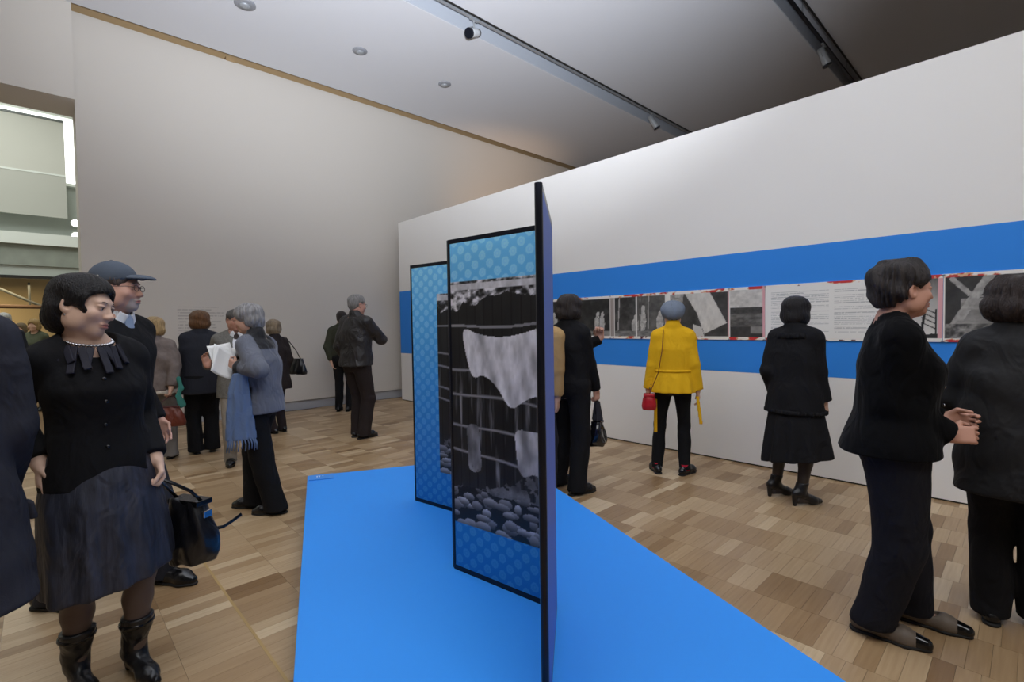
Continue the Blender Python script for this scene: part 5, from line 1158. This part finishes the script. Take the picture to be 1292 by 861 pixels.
# ------------------------------------------------------------------ woman in the velvet jacket
p = Person('person', 'short-haired woman in black velvet jacket standing with hands together', (1122, 803), (1129, 333), -80, H=None, step=.008, fine=.0035, head=(20, -2, 0), lean=.03, wide=1.03, hsc=1.06,
           hands={'R': dict(at=(1194, 548, -.02), dir=(-.15, 1, .0), palm=(-1, -.1, -.3), curl=.85, pole=(.25, -1, -.6), fine=.0045), 'L': dict(at=(1186, 530, .15), dir=(.1, 1, 0), curl=.7, pole=(-.25, -1, -.6), fine=.005)},
           feet={'R': dict(at=(1100, 800), yaw=-12), 'L': dict(at=(1152, 784), yaw=-14)})
p.body((206, 156, 136), face=True)
def vel(f): f.cone(p.nb + np.array([0, -.012, .006]), p.nb + np.array([0, -.02, .2]), .064, .11, .005, 's'); f.cone(p.nb + np.array([0, .13, -.2]), p.nb + np.array([0, .08, .06]), .012, .05, .02, 's')
jk = p.top('velvet_jacket', K_velvet, J((.86, .226, .186, 0, -.014), (.93, .214, .172, 0, -.006), (1.03, .176, .146, 0, .006), (1.10, .172, .146, 0, .012), (1.18, .176, .154, 0, .018), (1.25, .178, .156, 0, .018)), sl=(.074, .068, .058), cuff=.012, fold=.004, shoulder=.064, neck=vel)
for z in (1.16, 1.08, 1.0, .92): MB().lathe([(.002, 0), (.007, .001), (.007, .005), (.002, .007)], 10, np.array([.03, p.cen(z * p.s)[1] + (.165 if z > 1.05 else .15), z * p.s]), rotx(-math.pi / 2)).build('button', M_silver, jk, True)
p.trousers(K_navy, (.122, .096, .084), .055, fold=.004)
M_pump = mat('taupe_suede', srgb(104, 92, 80), .6); M_patent = mat('patent_toe', srgb(12, 12, 14), .08)
for k in 'LR':
    so = p.shoe(k, M_pump, 'shoe', 'pump', sole=K_sole, vamp=True, toe=.02)
    l = p.leg[k]; R = rotz(l['yaw']); P_ = lambda x, y, z: np.array([l['an'][0], l['an'][1], 0]) + R @ (np.array([x, y, z]) * p.s)
    f = Field(np.minimum(P_(-.06, .08, 0), P_(.06, .26, .09)) - .06, np.maximum(P_(-.06, .08, 0), P_(.06, .26, .09)) + .06, .005); f.chain([P_(0, .115, .034), P_(0, .19, .026)], np.array([.0435, .0285]) * p.s, .01); n = R @ np.array([0, -1., -.15]); f.plane(n, n @ P_(0, .118, 0)); f.plane((0, 0, -1), -.011); f.build('toe_cap', M_patent, so)
p.hairdo(hair_mat('dark_greying_hair', (52, 47, 46), .42, .6), [('e', (0, -.018, .048), (.092, .112, .092)), ('e', (0, -.058, .0), (.074, .064, .078), .03)], [('e', (0, .098, -.035), (.082, .064, .090)), ('e', (0, .030, -.080), (.12, .080, .062)), ('e', (.088, .004, -.018), (.032, .034, .036), .006), ('e', (-.088, .004, -.018), (.032, .034, .036), .006), ('e', (0, -.07, -.125), (.10, .08, .055), .01)], strand=.006, nst=23, wob=.011, step=.0042)

# ------------------------------------------------------------------ woman at the picture edge
p = Person('person', 'woman with full dark brown bob in long black quilted coat, back turned', (1277, 800), (1262, 352), -4, H=None, step=.009, fine=.005, wide=.98, head=(-4, 8, 0), hands={'L': dict(at=(1240, 545, .14), pole=(-1, -.5, 0)), 'R': dict()}, feet={'L': dict(at=(1250, 782), yaw=8), 'R': dict(at=(1310, 790))})
p.body(SKIN, fine=.006)
p.top('coat', mat('black_quilted_nylon', srgb(14, 14, 17), .75, bump=.1, bscale=60, fold=.35), J((.68, .226, .180), (.85, .226, .176), (1.0, .210, .164), (1.12, .200, .152), (1.25, .198, .150)), sl=(.072, .064, .056), fold=.006, collar=.03)
p.trousers(K_blk, (.104, .082, .078), .035); [p.shoe(k, K_shoe, 'shoe', sole=K_sole) for k in 'LR']
p.hairdo(hair_mat('warm_dark_hair', (46, 37, 35), .42, .4), [('e', (0, -.018, .038), (.104, .118, .094)), ('e', (0, -.045, -.035), (.112, .098, .080), .03)], BOB[1][:2] + [('p', (0, 0, -1), .11)], strand=.005, nst=24, wob=.007, vol=1.12)

# ------------------------------------------------------------------ visitors in the hall beyond the opening
for px, top, lab, hc, cc, sx in ((6, 395, 'white-haired visitor in dark jacket out in the hall', (196, 194, 190), (40, 42, 52), 'm'), (44, 403, 'fair-haired visitor in moss green top out in the hall', (158, 128, 80), (84, 88, 70), 'f'), (27, 408, 'visitor in grey-green cardigan among the people in the hall', (110, 92, 66), (92, 96, 88), 'f')):
    d = ray(px, 418)[:2]; d = d / np.linalg.norm(d)
    p = Person('person', lab, None, (px, top), 20 if sx == 'm' else 150, sx, base=d * (11.5 if px < 10 else 12.6 if px > 40 else 13.4), step=.018)
    p.body(SKIN, face=False); p.top('jacket', cloth('hall_cloth_%d' % px, cc), TOPF if sx == 'f' else TOPM, step=.016); p.trousers(K_suit, step=.016); [p.shoe(k, K_shoe) for k in 'LR']; p.hairdo(hair_mat('hall_hair_%d' % px, hc), *(SHORT if sx == 'm' else BOB))
